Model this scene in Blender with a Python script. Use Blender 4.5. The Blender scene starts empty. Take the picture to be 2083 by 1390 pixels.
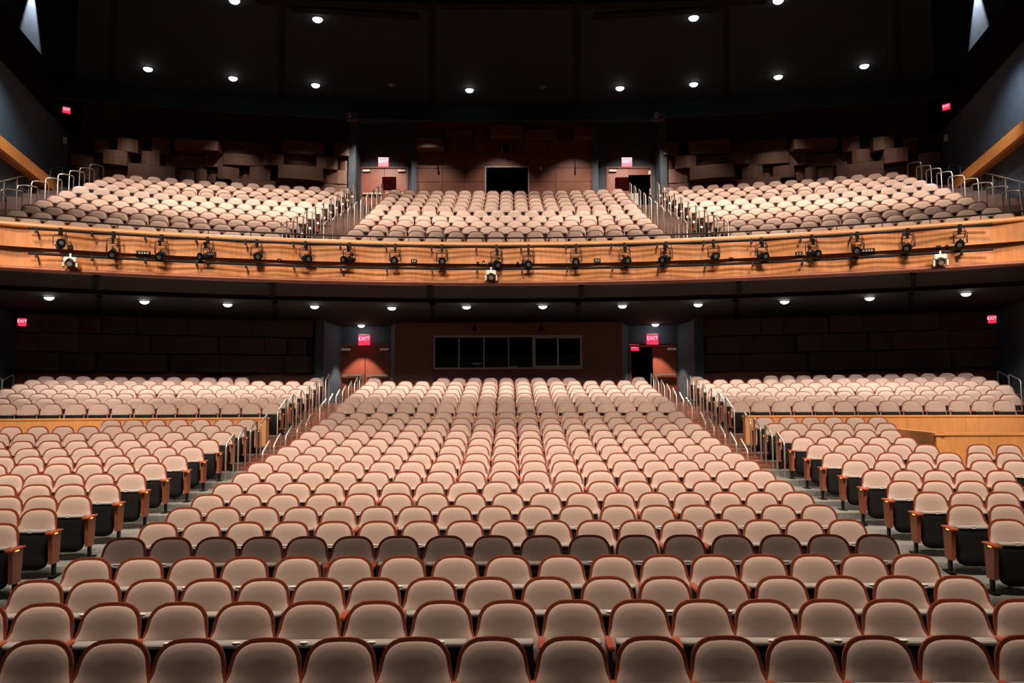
import bpy, math, random
import numpy as np
from mathutils import Matrix, Vector
random.seed(7)
# ---------------------------------------------------------------- camera
F, CX, CY = 1681.0, 1041.5, 695.0
EX, EY, EZ = 0.085, 0.0, 2.47
PITCH, YAW, ROLL = math.radians(4.60), math.radians(0.20), math.radians(0.22)
fw = Vector((math.sin(YAW)*math.cos(PITCH), math.cos(YAW)*math.cos(PITCH), math.sin(PITCH)))
rt0 = Vector((math.cos(YAW), -math.sin(YAW), 0)); up0 = rt0.cross(fw)
RT = rt0*math.cos(ROLL) - up0*math.sin(ROLL); UP = up0*math.cos(ROLL) + rt0*math.sin(ROLL)
scn = bpy.context.scene; COL = scn.collection
cam = bpy.data.cameras.new('camera'); cam.sensor_width = 36; cam.lens = F*36/2083
cam.clip_start = .05; cam.clip_end = 200
co = bpy.data.objects.new('camera', cam); COL.objects.link(co)
m = Matrix((RT, UP, -fw)).transposed().to_4x4(); m.translation = (EX, EY, EZ); co.matrix_world = m
scn.camera = co
# ---------------------------------------------------------------- world, exposure
w = bpy.data.worlds.new('world'); scn.world = w; w.use_nodes = True
w.node_tree.nodes['Background'].inputs[0].default_value = (.5, .45, .42, 1)
w.node_tree.nodes['Background'].inputs[1].default_value = 0.004
scn.view_settings.view_transform = 'Standard'; scn.view_settings.look = 'None'
scn.view_settings.gamma = 1; scn.view_settings.use_curve_mapping = False
scn.view_settings.exposure = 0.65
# ---------------------------------------------------------------- house lights (lamps of the hall, and unseen ones added)
WARM = (1, .80, .66)
def spot(x, y, z, watt, half=40, blend=.6, tgt=None, col=WARM, rad=.10):
    l = bpy.data.lights.new('house_or_added_spot', 'SPOT'); l.energy = watt; l.color = col
    l.spot_size = math.radians(half*2); l.spot_blend = blend; l.shadow_soft_size = rad
    o = bpy.data.objects.new('house_or_added_spot', l); o.location = (x, y, z)
    d = Vector(tgt) - Vector((x, y, z)) if tgt else Vector((0, 0, -1))
    o.rotation_euler = d.to_track_quat('-Z', 'Y').to_euler(); COL.objects.link(o); return o
for k in range(9):      # first ceiling row, over the front stalls
    x = -10 + 2.5*k
    spot(x, 7.4, 13.6, 1500, 40, .7, (x, 12.2, 1), rad=.10)
for k in range(8):      # second ceiling row
    x = -10.5 + 3*k
    spot(x, 11.6, 13.8, 2300, 25, .8, (x*1.05, 16.6, 1), rad=.06)
for k in range(12):     # third and fourth lamp rows: light the balcony front
    x = -11 + 2*k
    lo = k % 2
    spot(x*.9, 9.2 if lo else 11.4, 9.6 if lo else 12.6, 2500 if lo else 2200, 15, .75, (x*1.1, 21.6-.0195*x*x*1.2, 5.7), rad=.6)
for k in range(7):      # unseen lamp row added to brighten the balcony seats
    x = -12 + 4*k
    spot(x, 20.5, 14.3, 3000 if abs(x) < 1 else 1900 if abs(x) < 5 else 1350 if abs(x) < 9 else 2600, 31, 1, (x*1.06, 28.6-.012*x*x, 7.6), rad=.08)
for k in range(6):      # narrow beams under the balcony onto the front of the upper stalls
    x = -11.5 + 4.6*k
    spot(x*.8, 8.4, 13.2, 1700, 9, .9, (x, 23.1-.0105*x*x, 2.4), rad=.06)

# ---------------------------------------------------------------- pixel / world helpers
def ray(px, py):
    return fw + RT*((px-CX)/F) - UP*((py-CY)/F)
def P(px, py, Y):                     # point on the vertical plane y = Y
    d = ray(px, py); t = (Y-EY)/d.y
    return EX+d.x*t, EZ+d.z*t
def Parc(px, py, D, q):               # point on the curved wall y = D - q x^2
    d = ray(px, py); t = D/d.y
    for _ in range(30):
        x = EX+d.x*t; t = (D-q*x*x)/d.y*.5 + t*.5
    return Vector((EX+d.x*t, d.y*t, EZ+d.z*t))
def Xz(px, z, D, q):                  # x on the row curve at height z, seen at column px
    k = (px-CX)/F; x = 0
    for _ in range(40):
        v = Vector((x-EX, D-q*x*x, z-EZ)); dep = v.dot(fw)
        x += (k*dep - v.dot(RT))*.9
    return x
# ---------------------------------------------------------------- materials
def mat(name, col, rough=.6, metal=0, var=0, scale=8, grain=None, emit=0, spec=.5, bump=0, bscale=60):
    M = bpy.data.materials.new(name); M.use_nodes = True
    n = M.node_tree.nodes; L = M.node_tree.links; b = n['Principled BSDF']
    b.inputs['Base Color'].default_value = (*col, 1); b.inputs['Roughness'].default_value = rough
    b.inputs['Metallic'].default_value = metal; b.inputs['Specular IOR Level'].default_value = spec
    if emit:
        b.inputs['Emission Color'].default_value = (*col, 1); b.inputs['Emission Strength'].default_value = emit
    if var or bump:
        tc = n.new('ShaderNodeTexCoord'); mp = n.new('ShaderNodeMapping'); L.new(tc.outputs['Object'], mp.inputs[0])
        mp.inputs['Scale'].default_value = grain or (1, 1, 1)
    if var:
        ns = n.new('ShaderNodeTexNoise'); ns.inputs['Scale'].default_value = scale; ns.inputs['Detail'].default_value = 5
        L.new(mp.outputs[0], ns.inputs['Vector'])
        r = n.new('ShaderNodeValToRGB'); r.color_ramp.elements[0].position = .3; r.color_ramp.elements[1].position = .7
        r.color_ramp.elements[0].color = (*[c*(1-var) for c in col], 1)
        r.color_ramp.elements[1].color = (*[min(1, c*(1+var)) for c in col], 1)
        L.new(ns.outputs['Fac'], r.inputs[0]); L.new(r.outputs[0], b.inputs['Base Color'])
    if bump:
        n2 = n.new('ShaderNodeTexNoise'); n2.inputs['Scale'].default_value = bscale
        L.new(mp.outputs[0], n2.inputs['Vector']); bp = n.new('ShaderNodeBump'); bp.inputs['Strength'].default_value = bump
        bp.inputs['Distance'].default_value = .01
        L.new(n2.outputs['Fac'], bp.inputs['Height']); L.new(bp.outputs[0], b.inputs['Normal'])
    return M
M_fab = mat('taupe_fabric', (.40, .302, .250), .9, var=.06, scale=90, spec=.2)
M_lip = mat('grey_seat_fabric', (.30, .28, .25), .85, spec=.2)
M_rim = mat('cherry_rim', (.185, .038, .014), .35, var=.2, scale=12, grain=(1, 1, 6))
M_arm = mat('cherry_arm', (.30, .055, .020), .35)
M_pan = mat('black_seat_shell', (.004, .004, .004), .7, spec=.15)
M_blk = mat('black_metal', (.007, .007, .007), .6, spec=.25)
M_plate = mat('white_plate', (.85, .85, .82), .25)
M_amber = mat('amber_light', (1, .42, .05), .4, emit=1.6)
M_panelw = mat('cherry_end_panel', (.27, .068, .028), .4, var=.15, scale=10, grain=(8, 8, 1))
M_carpet = mat('grey_carpet', (.155, .165, .145), .95, var=.25, scale=30, spec=.1)
M_riser = mat('redwood_riser', (.16, .050, .028), .55, var=.2, scale=6)
M_step = mat('redwood_step', (.19, .060, .032), .5, var=.2, scale=6)
M_maple = mat('maple_veneer', (.58, .215, .048), .5, var=.16, scale=3.0, grain=(5, 5, .7))
M_maple2 = mat('maple_cap', (.68, .29, .085), .35, var=.08, scale=3.0, grain=(1, 5, 5))
M_parapet = mat('oak_parapet', (.62, .27, .085), .45, var=.10, scale=3.0, grain=(6, 6, 1))
M_brown = mat('walnut_wall', (.20, .060, .032), .5, var=.12, scale=4, grain=(1, 1, 4))
M_acou = mat('acoustic_veneer', (.14, .066, .042), .5, var=.15, scale=4, grain=(1, 1, 5))
M_field = mat('reddish_wall_veneer', (.21, .082, .050), .4, var=.12, scale=4, grain=(1, 1, 5))
M_acou_shade = mat('shaded_acoustic_veneer', (.055, .027, .018), .5, var=.15, scale=4, grain=(1, 1, 5))  # same veneer with the shade of the lower wall put into its colour
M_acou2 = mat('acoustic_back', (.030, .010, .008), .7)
M_door = mat('cherry_door', (.20, .045, .022), .4, var=.15, scale=4, grain=(6, 6, 1))
M_blue = mat('blue_plaster', (.040, .058, .078), .75, var=.15, scale=3, bump=.3, bscale=25)
M_ceil = mat('charcoal_ceiling', (.0030, .0075, .0115), .85, spec=.2)
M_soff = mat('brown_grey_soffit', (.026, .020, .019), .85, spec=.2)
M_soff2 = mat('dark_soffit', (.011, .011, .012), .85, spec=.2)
M_black = mat('matt_black', (.003, .003, .003), .9, spec=.1)
M_steel = mat('brushed_steel', (.62, .58, .48), .32, metal=.85)
M_frame = mat('aluminium_frame', (.42, .38, .33), .5, metal=.2)
M_lamp = mat('lamp_glow', (1, .95, .90), .5, emit=14)
M_pale = mat('pale_step_light', (1, .95, .62), .5, emit=3)
M_bstep = mat('dark_red_step', (.075, .028, .018), .6, var=.2, scale=6)
M_red = mat('exit_red', (1, .02, .06), .5, emit=1.1)
M_redt = mat('exit_letters', (1, .35, .42), .5, emit=1.6)
M_green = mat('green_led', (.2, 1, .1), .5, emit=2)
M_ledb = mat('white_led', (.6, .7, 1), .5, emit=2)
M_white = mat('off_white_metal', (.70, .68, .62), .45)
M_grey = mat('booth_grey', (.05, .055, .05), .8)
M_glass = bpy.data.materials.new('booth_glass'); M_glass.use_nodes = True
_n = M_glass.node_tree.nodes; _b = _n['Principled BSDF']
_b.inputs['Base Color'].default_value = (.9, .95, .93, 1); _b.inputs['Roughness'].default_value = .02
_b.inputs['Transmission Weight'].default_value = 1; _b.inputs['IOR'].default_value = 1.1

# ---------------------------------------------------------------- mesh helpers
class MB:
    def __init__(s): s.v = []; s.f = []; s.mi = []
    def add(s, vs, fs, mi=0):
        o = len(s.v); s.v += [tuple(v) for v in vs]; s.f += [tuple(i+o for i in f) for f in fs]; s.mi += [mi]*len(fs); return s
    def box(s, x0, x1, y0, y1, z0, z1, mi=0):
        v = [(x, y, z) for z in (z0, z1) for y in (y0, y1) for x in (x0, x1)]
        return s.add(v, [(0,2,3,1),(4,5,7,6),(0,1,5,4),(2,6,7,3),(0,4,6,2),(1,3,7,5)], mi)
    def tube(s, pts, r, n=8, mi=0, cap=True):
        pts = [Vector(p) for p in pts]; rs = r if isinstance(r, (list, tuple)) else [r]*len(pts); vs = []; fs = []
        ref = None
        for i, p in enumerate(pts):
            a = pts[max(i-1, 0)]; b = pts[min(i+1, len(pts)-1)]; t = (b-a).normalized()
            if ref is None: ref = Vector((0, 0, 1)) if abs(t.z) < .9 else Vector((1, 0, 0))
            u = t.cross(ref); 
            if u.length < 1e-4: u = t.cross(Vector((0, 1, .01)))
            u.normalize(); v = u.cross(t).normalized(); ref = v
            for k in range(n):
                an = 2*math.pi*k/n; vs.append(p + (u*math.cos(an)+v*math.sin(an))*rs[i])
        for i in range(len(pts)-1):
            for k in range(n):
                a = i*n+k; b = i*n+(k+1) % n; fs.append((a, a+n, b+n, b))
        if cap: fs.append(tuple(range(n))); fs.append(tuple(reversed(range((len(pts)-1)*n, len(pts)*n))))
        return s.add(vs, fs, mi)
    def loft(s, rings, mi=0, closed=True, cap0=False, cap1=False):
        n = len(rings[0]); vs = [p for r in rings for p in r]; fs = []
        for i in range(len(rings)-1):
            for k in range(n if closed else n-1):
                a = i*n+k; b = i*n+(k+1) % n; fs.append((a, b, b+n, a+n))
        if cap0: fs.append(tuple(reversed(range(n))))
        if cap1: fs.append(tuple(range((len(rings)-1)*n, len(rings)*n)))
        return s.add(vs, fs, mi)
    def mesh(s, name, mats, smooth=False):
        me = bpy.data.meshes.new(name); me.from_pydata(s.v, [], s.f)
        for M in (mats if isinstance(mats, (list, tuple)) else [mats]): me.materials.append(M)
        me.polygons.foreach_set('material_index', s.mi)
        if smooth:
            me.polygons.foreach_set('use_smooth', [True]*len(s.f))
            me.set_sharp_from_angle(angle=math.radians(50))
        me.update(); return me
    def obj(s, name, mats, parent=None, smooth=False, loc=None, rz=0):
        return link(name, s.mesh(name, mats, smooth), parent, loc, rz)
def link(name, me, parent=None, loc=None, rz=0):
    o = bpy.data.objects.new(name, me); COL.objects.link(o)
    if parent: o.parent = parent
    if loc is not None: o.location = loc
    if rz: o.rotation_euler = (0, 0, rz)
    return o
def tag(o, label, cat, group=None, kind=None):
    if label: o['label'] = label
    if cat: o['category'] = cat
    if group: o['group'] = group
    if kind: o['kind'] = kind
    return o
def struct(o): o['kind'] = 'structure'; return o
def empty(name, loc=(0, 0, 0), rz=0):
    return link(name, None, None, loc, rz)
def bevel_box(x0, x1, y0, y1, z0, z1, b):
    """box with chamfered edges as a loft along z"""
    def ring(i, z): 
        a, c, d, e = x0+i, x1-i, y0+i, y1-i
        return [(a+b, d, z), (c-b, d, z), (c, d+b, z), (c, e-b, z), (c-b, e, z), (a+b, e, z), (a, e-b, z), (a, d+b, z)]
    return [ring(b, z0), ring(0, z0+b), ring(0, z1-b), ring(b, z1)]

# ================================================================ rows of seats (depth, floor height, curvature)
D = [5.92,7.02,7.97,8.90,9.82,10.75,11.67,12.60,13.5,14.45,15.4,16.34,17.28,18.2,19.15,20.1,21.05,22.0,22.95,23.93,24.9,25.9,26.87,27.85,28.8]
FL = [0,0,0,.04,.107,.158,.238,.321,.411,.509,.621,.711,.827,.945,1.082,1.215,1.348,1.50,1.75,1.907,2.047,2.196,2.35,2.504,2.64]
def qrow(i):                                    # i = 0..24
    return .002 if i < 5 else (.002+.0065*(i-5)/12 if i < 18 else .0105+.0035*(i-18)/6)
BD = [22.4+1.07*i for i in range(11)]
BY = [482,470.5,459.7,448.6,439,429,418.4,410,402.5,395,388]
BZ = [P(1035, BY[i], BD[i])[1]-.88 for i in range(11)]
def bq(i): return .0185-.0065*i/10
def yc(x, Dv, q): return Dv - q*x*x

# ================================================================ SETTING: stalls floor
XS = [-17+34*k/28 for k in range(29)]
def strip(mb, prof, mi):                        # prof: list of (D, q, z) ; loft between consecutive curves
    for (a, b, mm) in zip(prof[:-1], prof[1:], mi):
        v = [(x, yc(x, a[0], a[1]), a[2]) for x in XS] + [(x, yc(x, b[0], b[1]), b[2]) for x in XS]
        n = len(XS); mb.add(v, [(k, k+1, k+1+n, k+n) for k in range(n-1)], mm)
fl = MB(); prof = [(-3, 0, 0), (5, .002, 0)]; mi = [0]
for i in range(10): prof.append((D[i], qrow(i), FL[i])); mi.append(0)
for i in range(10, 25):
    prof.append((D[i-1]+.30, qrow(i-1), FL[i-1])); mi.append(0)
    prof.append((D[i-1]+.301, qrow(i-1), FL[i])); mi.append(1 if i > 14 else 0)
prof.append((34, qrow(24), FL[24])); mi.append(0)
strip(fl, prof, mi)
floor = struct(fl.obj('floor', [M_carpet, M_riser, M_carpet]))
# aisle steps on the stalls floor (parts of the floor)
for s in (-1, 1):
    for i in range(9, 25):
        q = qrow(i); yb = yc(5.5, D[i-1]+.30, qrow(i-1)); h = FL[i]-FL[i-1]
        wide = i >= 15
        x0, x1 = (4.82, 6.12) if wide else (4.82, 5.40)
        st = MB(); st.box(x0*s if s > 0 else -x1, x1*s if s > 0 else -x0, yb-.42, yb+.02, FL[i-1]-.02, FL[i-1]+h*.52)
        st.obj('step', M_step, floor)
        st = MB(); st.box(x0*s if s > 0 else -x1, x1*s if s > 0 else -x0, yb, yb+.46, FL[i]-h*.4, FL[i]+.012)
        st.obj('step', M_step, floor)
# balcony floor terraces
bf = MB(); prof = [(BD[0]-.75, .0195, BZ[0])]; mi = []
for i in range(10):
    prof.append((BD[i]+.34, bq(i), BZ[i])); mi.append(0)
    prof.append((BD[i]+.341, bq(i), BZ[i+1])); mi.append(1)
prof.append((36.5, .010, BZ[10])); mi.append(0)
strip(bf, prof, mi)
bfloor = struct(bf.obj('floor_balcony', [M_bstep, M_bstep]))
for s in (-1, 1):
    for i in range(1, 11):
        yb = yc(5.5, BD[i-1]+.34, bq(i-1)); h = BZ[i]-BZ[i-1]
        for k in range(3):
            st = MB(); x0, x1 = (4.85, 6.15) if s > 0 else (-6.15, -4.85)
            z1 = BZ[i-1]+h*(k+1)/3
            st.box(x0, x1, yb-.7+.35*k, yb-.7+.35*(k+1)+.01, BZ[i-1]-.02, z1); st.obj('step', M_bstep, bfloor)
# ---------------------------------------------------------------- side walls (fan shaped)
def wallx(y): return 10.17+.217*y
SW = []; LZ1 = 14.45; LZ0 = 13.2
for s, nm in ((-1, 'left'), (1, 'right')):
    mb = MB(); y0, y1 = -2.5, 36
    def wp(y, off=0): return (s*(wallx(y)+off), y)
    N = 16; ys = [y0+(y1-y0)*k/N for k in range(N+1)]
    # lower wall, up to the ledge ; upper wall set back
    lo = [[(*wp(y), z) for y in ys] for z in (-.2, LZ0+.2)]
    mb.loft(lo, closed=False)
    hi = [[(*wp(y, .55), z) for y in ys] for z in (LZ1-.1, 19)]
    mb.loft(hi, closed=False)
    wl = struct(mb.obj('wall_'+nm, M_blue)); SW.append(wl)
    lg = MB()     # dark ledge
    sec = [(-.35, LZ0), (-.35, LZ1), (.6, LZ1), (.6, LZ0)]
    lg.loft([[(s*(wallx(y)+o), y, z) for (o, z) in sec] for y in (y0, y1)], cap0=True, cap1=True)
    lo_ = lg.obj('ledge', M_black, wl)
# ---------------------------------------------------------------- ceilings
CZ = 14.25
def cloudslab(name, D0, q0, D1, q1, z0, z1, M, kmax, th=.25):
    ks = [-kmax+2*kmax*j/30 for j in range(31)]
    def line(Dv, q, z):
        o = []
        for k in ks:
            y = Dv if abs(k) < 1e-6 or not q else (-1+math.sqrt(1+4*q*k*k*Dv))/(2*q*k*k)
            o.append((k*y, y, z))
        return o
    mb = MB(); a, b, c, d_ = line(D0, q0, z0), line(D1, q1, z1), line(D1, q1, z1+th), line(D0, q0, z0+th)
    mb.loft([a, b, c, d_, a], closed=False); mb.add([a[0], b[0], c[0], d_[0], a[-1], b[-1], c[-1], d_[-1]], [(0, 1, 2, 3), (7, 6, 5, 4)])
    return mb.obj(name, M)
def arcslab(name, D0, q0, D1, q1, z0, z1, M, th=.25, xs=XS):
    mb = MB(); r = [[(x, yc(x, D0, q0), z0) for x in xs], [(x, yc(x, D1, q1), z1) for x in xs],
                    [(x, yc(x, D1, q1), z1+th) for x in xs], [(x, yc(x, D0, q0), z0+th) for x in xs]]
    mb.loft(r+[r[0]], closed=False); return mb.obj(name, M)
XW = [-18.6+37.2*k/28 for k in range(29)]
ce = MB(); ce.box(-19, 19, -3, 36.5, 19.0, 19.3); struct(ce.obj('ceiling', M_black))
c2 = struct(cloudslab('ceiling_cloud', 12.5, .010, 31.2, .010, CZ+.55, CZ-.05, M_ceil, .535))
c4 = struct(arcslab('ceiling_cloud', -2.5, 0, 11.9, .010, CZ+.2, CZ+.6, M_ceil, xs=XW))
bk = MB(); r = [[(x, yc(x, 31.25, .010), z) for x in XW] for z in (P(1035, 246, 31.25)[1], CZ+.3)]
r2 = [[(x, yc(x, 31.40, .010), z) for x in XW] for z in (CZ+.3, P(1035, 246, 31.25)[1])]
bk.loft(r+r2+[r[0]], closed=False); struct(bk.obj('ceiling_bulkhead', M_ceil))
# soffit beneath the balcony
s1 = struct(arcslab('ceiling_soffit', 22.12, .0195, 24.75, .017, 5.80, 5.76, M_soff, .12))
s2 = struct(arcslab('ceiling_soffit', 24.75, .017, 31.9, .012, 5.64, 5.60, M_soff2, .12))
# dark radial joints (trims) in both ceilings
tn = 0
def joint(px0, y0, y1, zf, w=.2):
    global tn; tn += 1
    k = (px0-1035.6)/F; mb = MB(); v = []
    n = 6
    for a in range(n+1):
        y = y0(k)+(y1(k)-y0(k))*a/n
        x = EX+k*y*1.0
        z = zf(x, y); v += [(x-w/2, y, z), (x+w/2, y, z), (x+w/2, y, z-.06), (x-w/2, y, z-.06)]
    mb.loft([v[i*4:i*4+4] for i in range(n+1)], cap0=True, cap1=True)
    struct(mb.obj('trim_%d' % tn, M_black))
def zc(x, y): return CZ+.55-.6*(y-(12.5-.01*x*x))/18.7
for px in (207, 562, 876, 1180, 1495, 1855):
    joint(px, lambda k: 12.6, lambda k: 31.1-.010*(k*29)**2, zc)
for px in (190, 550, 873, 1184, 1508, 1867):
    joint(px, lambda k: 22.1-.0195*(k*20)**2, lambda k: 24.8-.017*(k*22)**2, lambda x, y: 5.78, .16)
    joint(px+(7 if px < 1000 else -7), lambda k: 24.8-.017*(k*22)**2, lambda k: 29.9-.012*(k*27)**2, lambda x, y: 5.63, .16)
def crossjoint(pxa, pxb, py, q=.01, w=.35):
    global tn; tn += 1
    pts = []
    for a in range(13):
        px = pxa+(pxb-pxa)*a/12; d = ray(px, py(px)); t = 25/d.y
        for _ in range(20):
            x, y = EX+d.x*t, d.y*t; t = (zc(x, y)-EZ)/d.z
        pts.append((EX+d.x*t, d.y*t))
    mb = MB(); mb.loft([[(x, y-w/2, zc(x, y-w/2)), (x, y+w/2, zc(x, y+w/2)), (x, y+w/2, zc(x, y)-.07), (x, y-w/2, zc(x, y)-.07)] for x, y in pts], cap0=True, cap1=True)
    struct(mb.obj('trim_%d' % tn, M_black))
crossjoint(590, 850, lambda p: 15+(p-590)*.065)
crossjoint(1207, 1467, lambda p: 32-(p-1207)*.065)
crossjoint(520, 1560, lambda p: 9-11*((p-1035)/520)**2, w=.4)

# ---------------------------------------------------------------- back wall, stalls level
YB = 30.2
wb = MB()
def panel_box(px0, px1, py0, py1, Y, th, name, M, parent=None, dy=0):
    x0, z1 = P(px0, py0, Y); x1, z0 = P(px1, py1, Y)
    b = MB(); b.box(x0, x1, Y+dy, Y+dy+th, z0, z1); return b.obj(name, M, parent)
zf = FL[24]
xl, xr = P(803, 700, YB)[0], P(1265, 700, YB)[0]
wx0, wz1 = P(883, 684, YB); wx1, wz0 = P(1183, 750, YB)
wb.box(xl, wx0, YB, YB+.2, zf-.3, 5.7); wb.box(wx1, xr, YB, YB+.2, zf-.3, 5.7)
wb.box(wx0, wx1, YB, YB+.2, zf-.3, wz0); wb.box(wx0, wx1, YB, YB+.2, wz1, 5.7)
wall_back = struct(wb.obj('wall_back', M_brown))
# booth behind the window
bt = MB(); bt.box(wx0-.3, wx1+.3, YB+3.2, YB+3.3, zf, 5.7); bt.box(wx0-.3, wx1+.3, YB+.2, YB+3.3, 5.6, 5.75)
bt.box(wx0-.35, wx0-.3, YB+.2, YB+3.3, zf, 5.7); bt.box(wx1+.3, wx1+.35, YB+.2, YB+3.3, zf, 5.7)
struct(bt.obj('wall_booth', M_black))
dsk = MB(); zt = P(1000, 722, YB+.6)[1]; dsk.box(wx0-.2, wx1+.2, YB+.55, YB+.62, zf, zt); dsk.box(wx0-.2, wx1+.2, YB+.55, YB+1.3, zt-.04, zt)
tag(dsk.obj('desk', M_grey), 'dark grey control desk behind the long booth window', 'desk')
win = struct(empty('window_1', (0, 0, 0)))
def bar(px0, px1, py0, py1, Y=YB-.04, th=.10, M=M_frame, par=None, name='window_frame'):
    return panel_box(px0, px1, py0, py1, Y, th, name, M, par or win)
for (a, b, c, d_) in ((882, 1185, 683, 685.5), (882, 1085, 748.3, 751), (882, 884.5, 685.5, 748.3), (932, 934.5, 685.5, 748.3), (983, 985.5, 685.5, 748.3),
                      (1033, 1035.5, 685.5, 748.3), (1083, 1089.5, 685.5, 751), (1133, 1137, 687.5, 744), (1180, 1184.5, 685.5, 751), (1089.5, 1180, 685.5, 688), (1089.5, 1180, 744, 751)):
    bar(a, b, c, d_)
for a, b in ((884.5, 932), (934.5, 983), (985.5, 1033), (1035.5, 1083), (1089.5, 1133), (1137, 1180)):
    panel_box(a, b, 687, 747, YB, .012, 'pane', M_glass, win, .03)
for (px, py, wpx) in ((970.5, 740, 22), (1044, 746, 18)):
    x, z = P(px, py, YB+.45); hw = wpx/2/F*YB
    b = MB(); b.box(x-hw, x+hw, YB+.35, YB+.5, z-.02, z+.02)
    if wpx == 22:
        b.tube([(x-hw*.5, YB+.42, z-.11), (x, YB+.42, z-.03), (x+hw*.5, YB+.42, z-.11)], .012, 6)
    tag(b.obj('sheet_stand' if wpx == 22 else 'paper_tray', M_white), 'small pale folding stand on the desk, second pane of the booth window' if wpx == 22 else 'thin pale tray on the desk, fourth pane of the booth window', 'stand' if wpx == 22 else 'tray')
# vestibules with doors (stalls level)
def box_o(name, M, x0, x1, y0, y1, z0, z1, parent=None):
    b = MB(); b.box(min(x0, x1), max(x0, x1), y0, y1, z0, z1); return b.obj(name, M, parent)
def pushbar(parent, px0, px1, py, Y):
    x0, z = P(px0, py, Y); x1, _ = P(px1, py, Y)
    h = box_o('push_bar', M_steel, x0, x1, Y-.10, Y-.05, z-.035, z+.035, parent)
    xm = (x0+x1)/2; box_o('push_bar_housing', M_blk, xm-.2, xm+.3, Y-.12, Y-.02, z-.06, z-.03, h)
def closer(parent, px, py, Y, w=.34):
    x, z = P(px, py, Y); c = box_o('door_closer', M_white, x-w/2, x+w/2, Y-.10, Y-.02, z-.05, z+.04, parent)
    b = MB(); b.tube([(x, Y-.06, z+.04), (x+.2, Y-.05, z+.12)], .012, 6); b.obj('closer_arm', M_blk, c)
dn = 0
def door(pxs, pyt, zbot, Y, leaves, cat='door'):
    """pxs: pixel edges; leaves: which leaves are shut"""
    global dn; dn += 1
    d = struct(empty('door_%d' % dn))
    zt = P(pxs[0], pyt, Y)[1]; X = [P(p, pyt, Y)[0] for p in pxs]
    fr = MB(); fr.box(X[0]-.07, X[0], Y-.05, Y+.1, zbot, zt+.07); fr.box(X[-1], X[-1]+.07, Y-.05, Y+.1, zbot, zt+.07); fr.box(X[0], X[-1], Y-.05, Y+.1, zt, zt+.07)
    fr.obj('door_frame', M_riser, d)
    return d, X, zt
for s in (-1, 1):
    Y2 = 31.5
    if s < 0: pxa, pxb, pxc, pxd = 652, 694, 795, 803
    else: pxa, pxb, pxc, pxd = 1420, 1378, 1278, 1265
    xa, xb = P(pxa, 700, YB-.9)[0], P(pxb, 700, Y2)[0]; xc = P(pxc, 700, Y2)[0]; xd = P(pxd, 700, YB)[0]
    v = MB()   # recess: back plane with opening, angled cheeks
    dz = P(700, 705, Y2)[1]
    v.add([(xa, YB-.9, zf), (xb, Y2, zf), (xb, Y2, 5.7), (xa, YB-.9, 5.7)], [(0, 1, 2, 3)])
    v.add([(xd, YB, zf), (xc, Y2, zf), (xc, Y2, 5.7), (xd, YB, 5.7)], [(0, 1, 2, 3)])
    v.box(min(xb, xc), max(xb, xc), Y2, Y2+.1, dz+.05, 5.7)
    v.box(xa-.16, xa+.16, YB-1.05, YB-.7, zf-.2, 5.7)
    v.box(min(xc, xc-s*.02), max(xc, xc-s*.02), Y2-.1, Y2+.1, zf, dz)
    struct(v.obj('wall_vestibule', M_blue))
    if s < 0:
        d, X, zt = door((696, 743, 793), 706, zf, Y2, 2)
        for a, b in ((0, 1), (1, 2)):
            lf = box_o('door_leaf', M_door, X[a]+.01, X[b]-.01, Y2, Y2+.05, zf, zt, d)
        ch = d
        pushbar(d, 697, 739, 764, Y2); pushbar(d, 747, 789, 764, Y2); closer(d, 704, 711, Y2); closer(d, 782, 711, Y2)
    else:
        d, X, zt = door((1280, 1327, 1376), 706, zf, Y2, 1)
        box_o('door_leaf', M_door, X[1]+.01, X[2]-.01, Y2, Y2+.05, zf, zt, d)
        b = MB(); b.add([(X[0]+.02, Y2, zf), (X[0]+.1, Y2+.95, zf), (X[0]+.1, Y2+.95, zt), (X[0]+.02, Y2, zt), (X[0]+.07, Y2, zf), (X[0]+.15, Y2+.95, zf), (X[0]+.15, Y2+.95, zt), (X[0]+.07, Y2, zt)],
              [(0, 1, 2, 3), (7, 6, 5, 4), (0, 4, 5, 1), (3, 2, 6, 7), (1, 5, 6, 2), (0, 3, 7, 4)])
        b.obj('door_leaf', M_door, d)
        bx = MB(); bx.box(X[0]-.3, X[1]+1.2, Y2+2.4, Y2+2.5, zf, 5.7); bx.box(X[0]-.35, X[0]-.3, Y2+.1, Y2+2.5, zf, 5.7); bx.box(X[1]+1.2, X[1]+1.3, Y2+.1, Y2+2.5, zf, 5.7)
        struct(bx.obj('wall_lobby', M_black))
        pushbar(d, 1331, 1373, 763, Y2); closer(d, 1366, 710, Y2)
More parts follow.
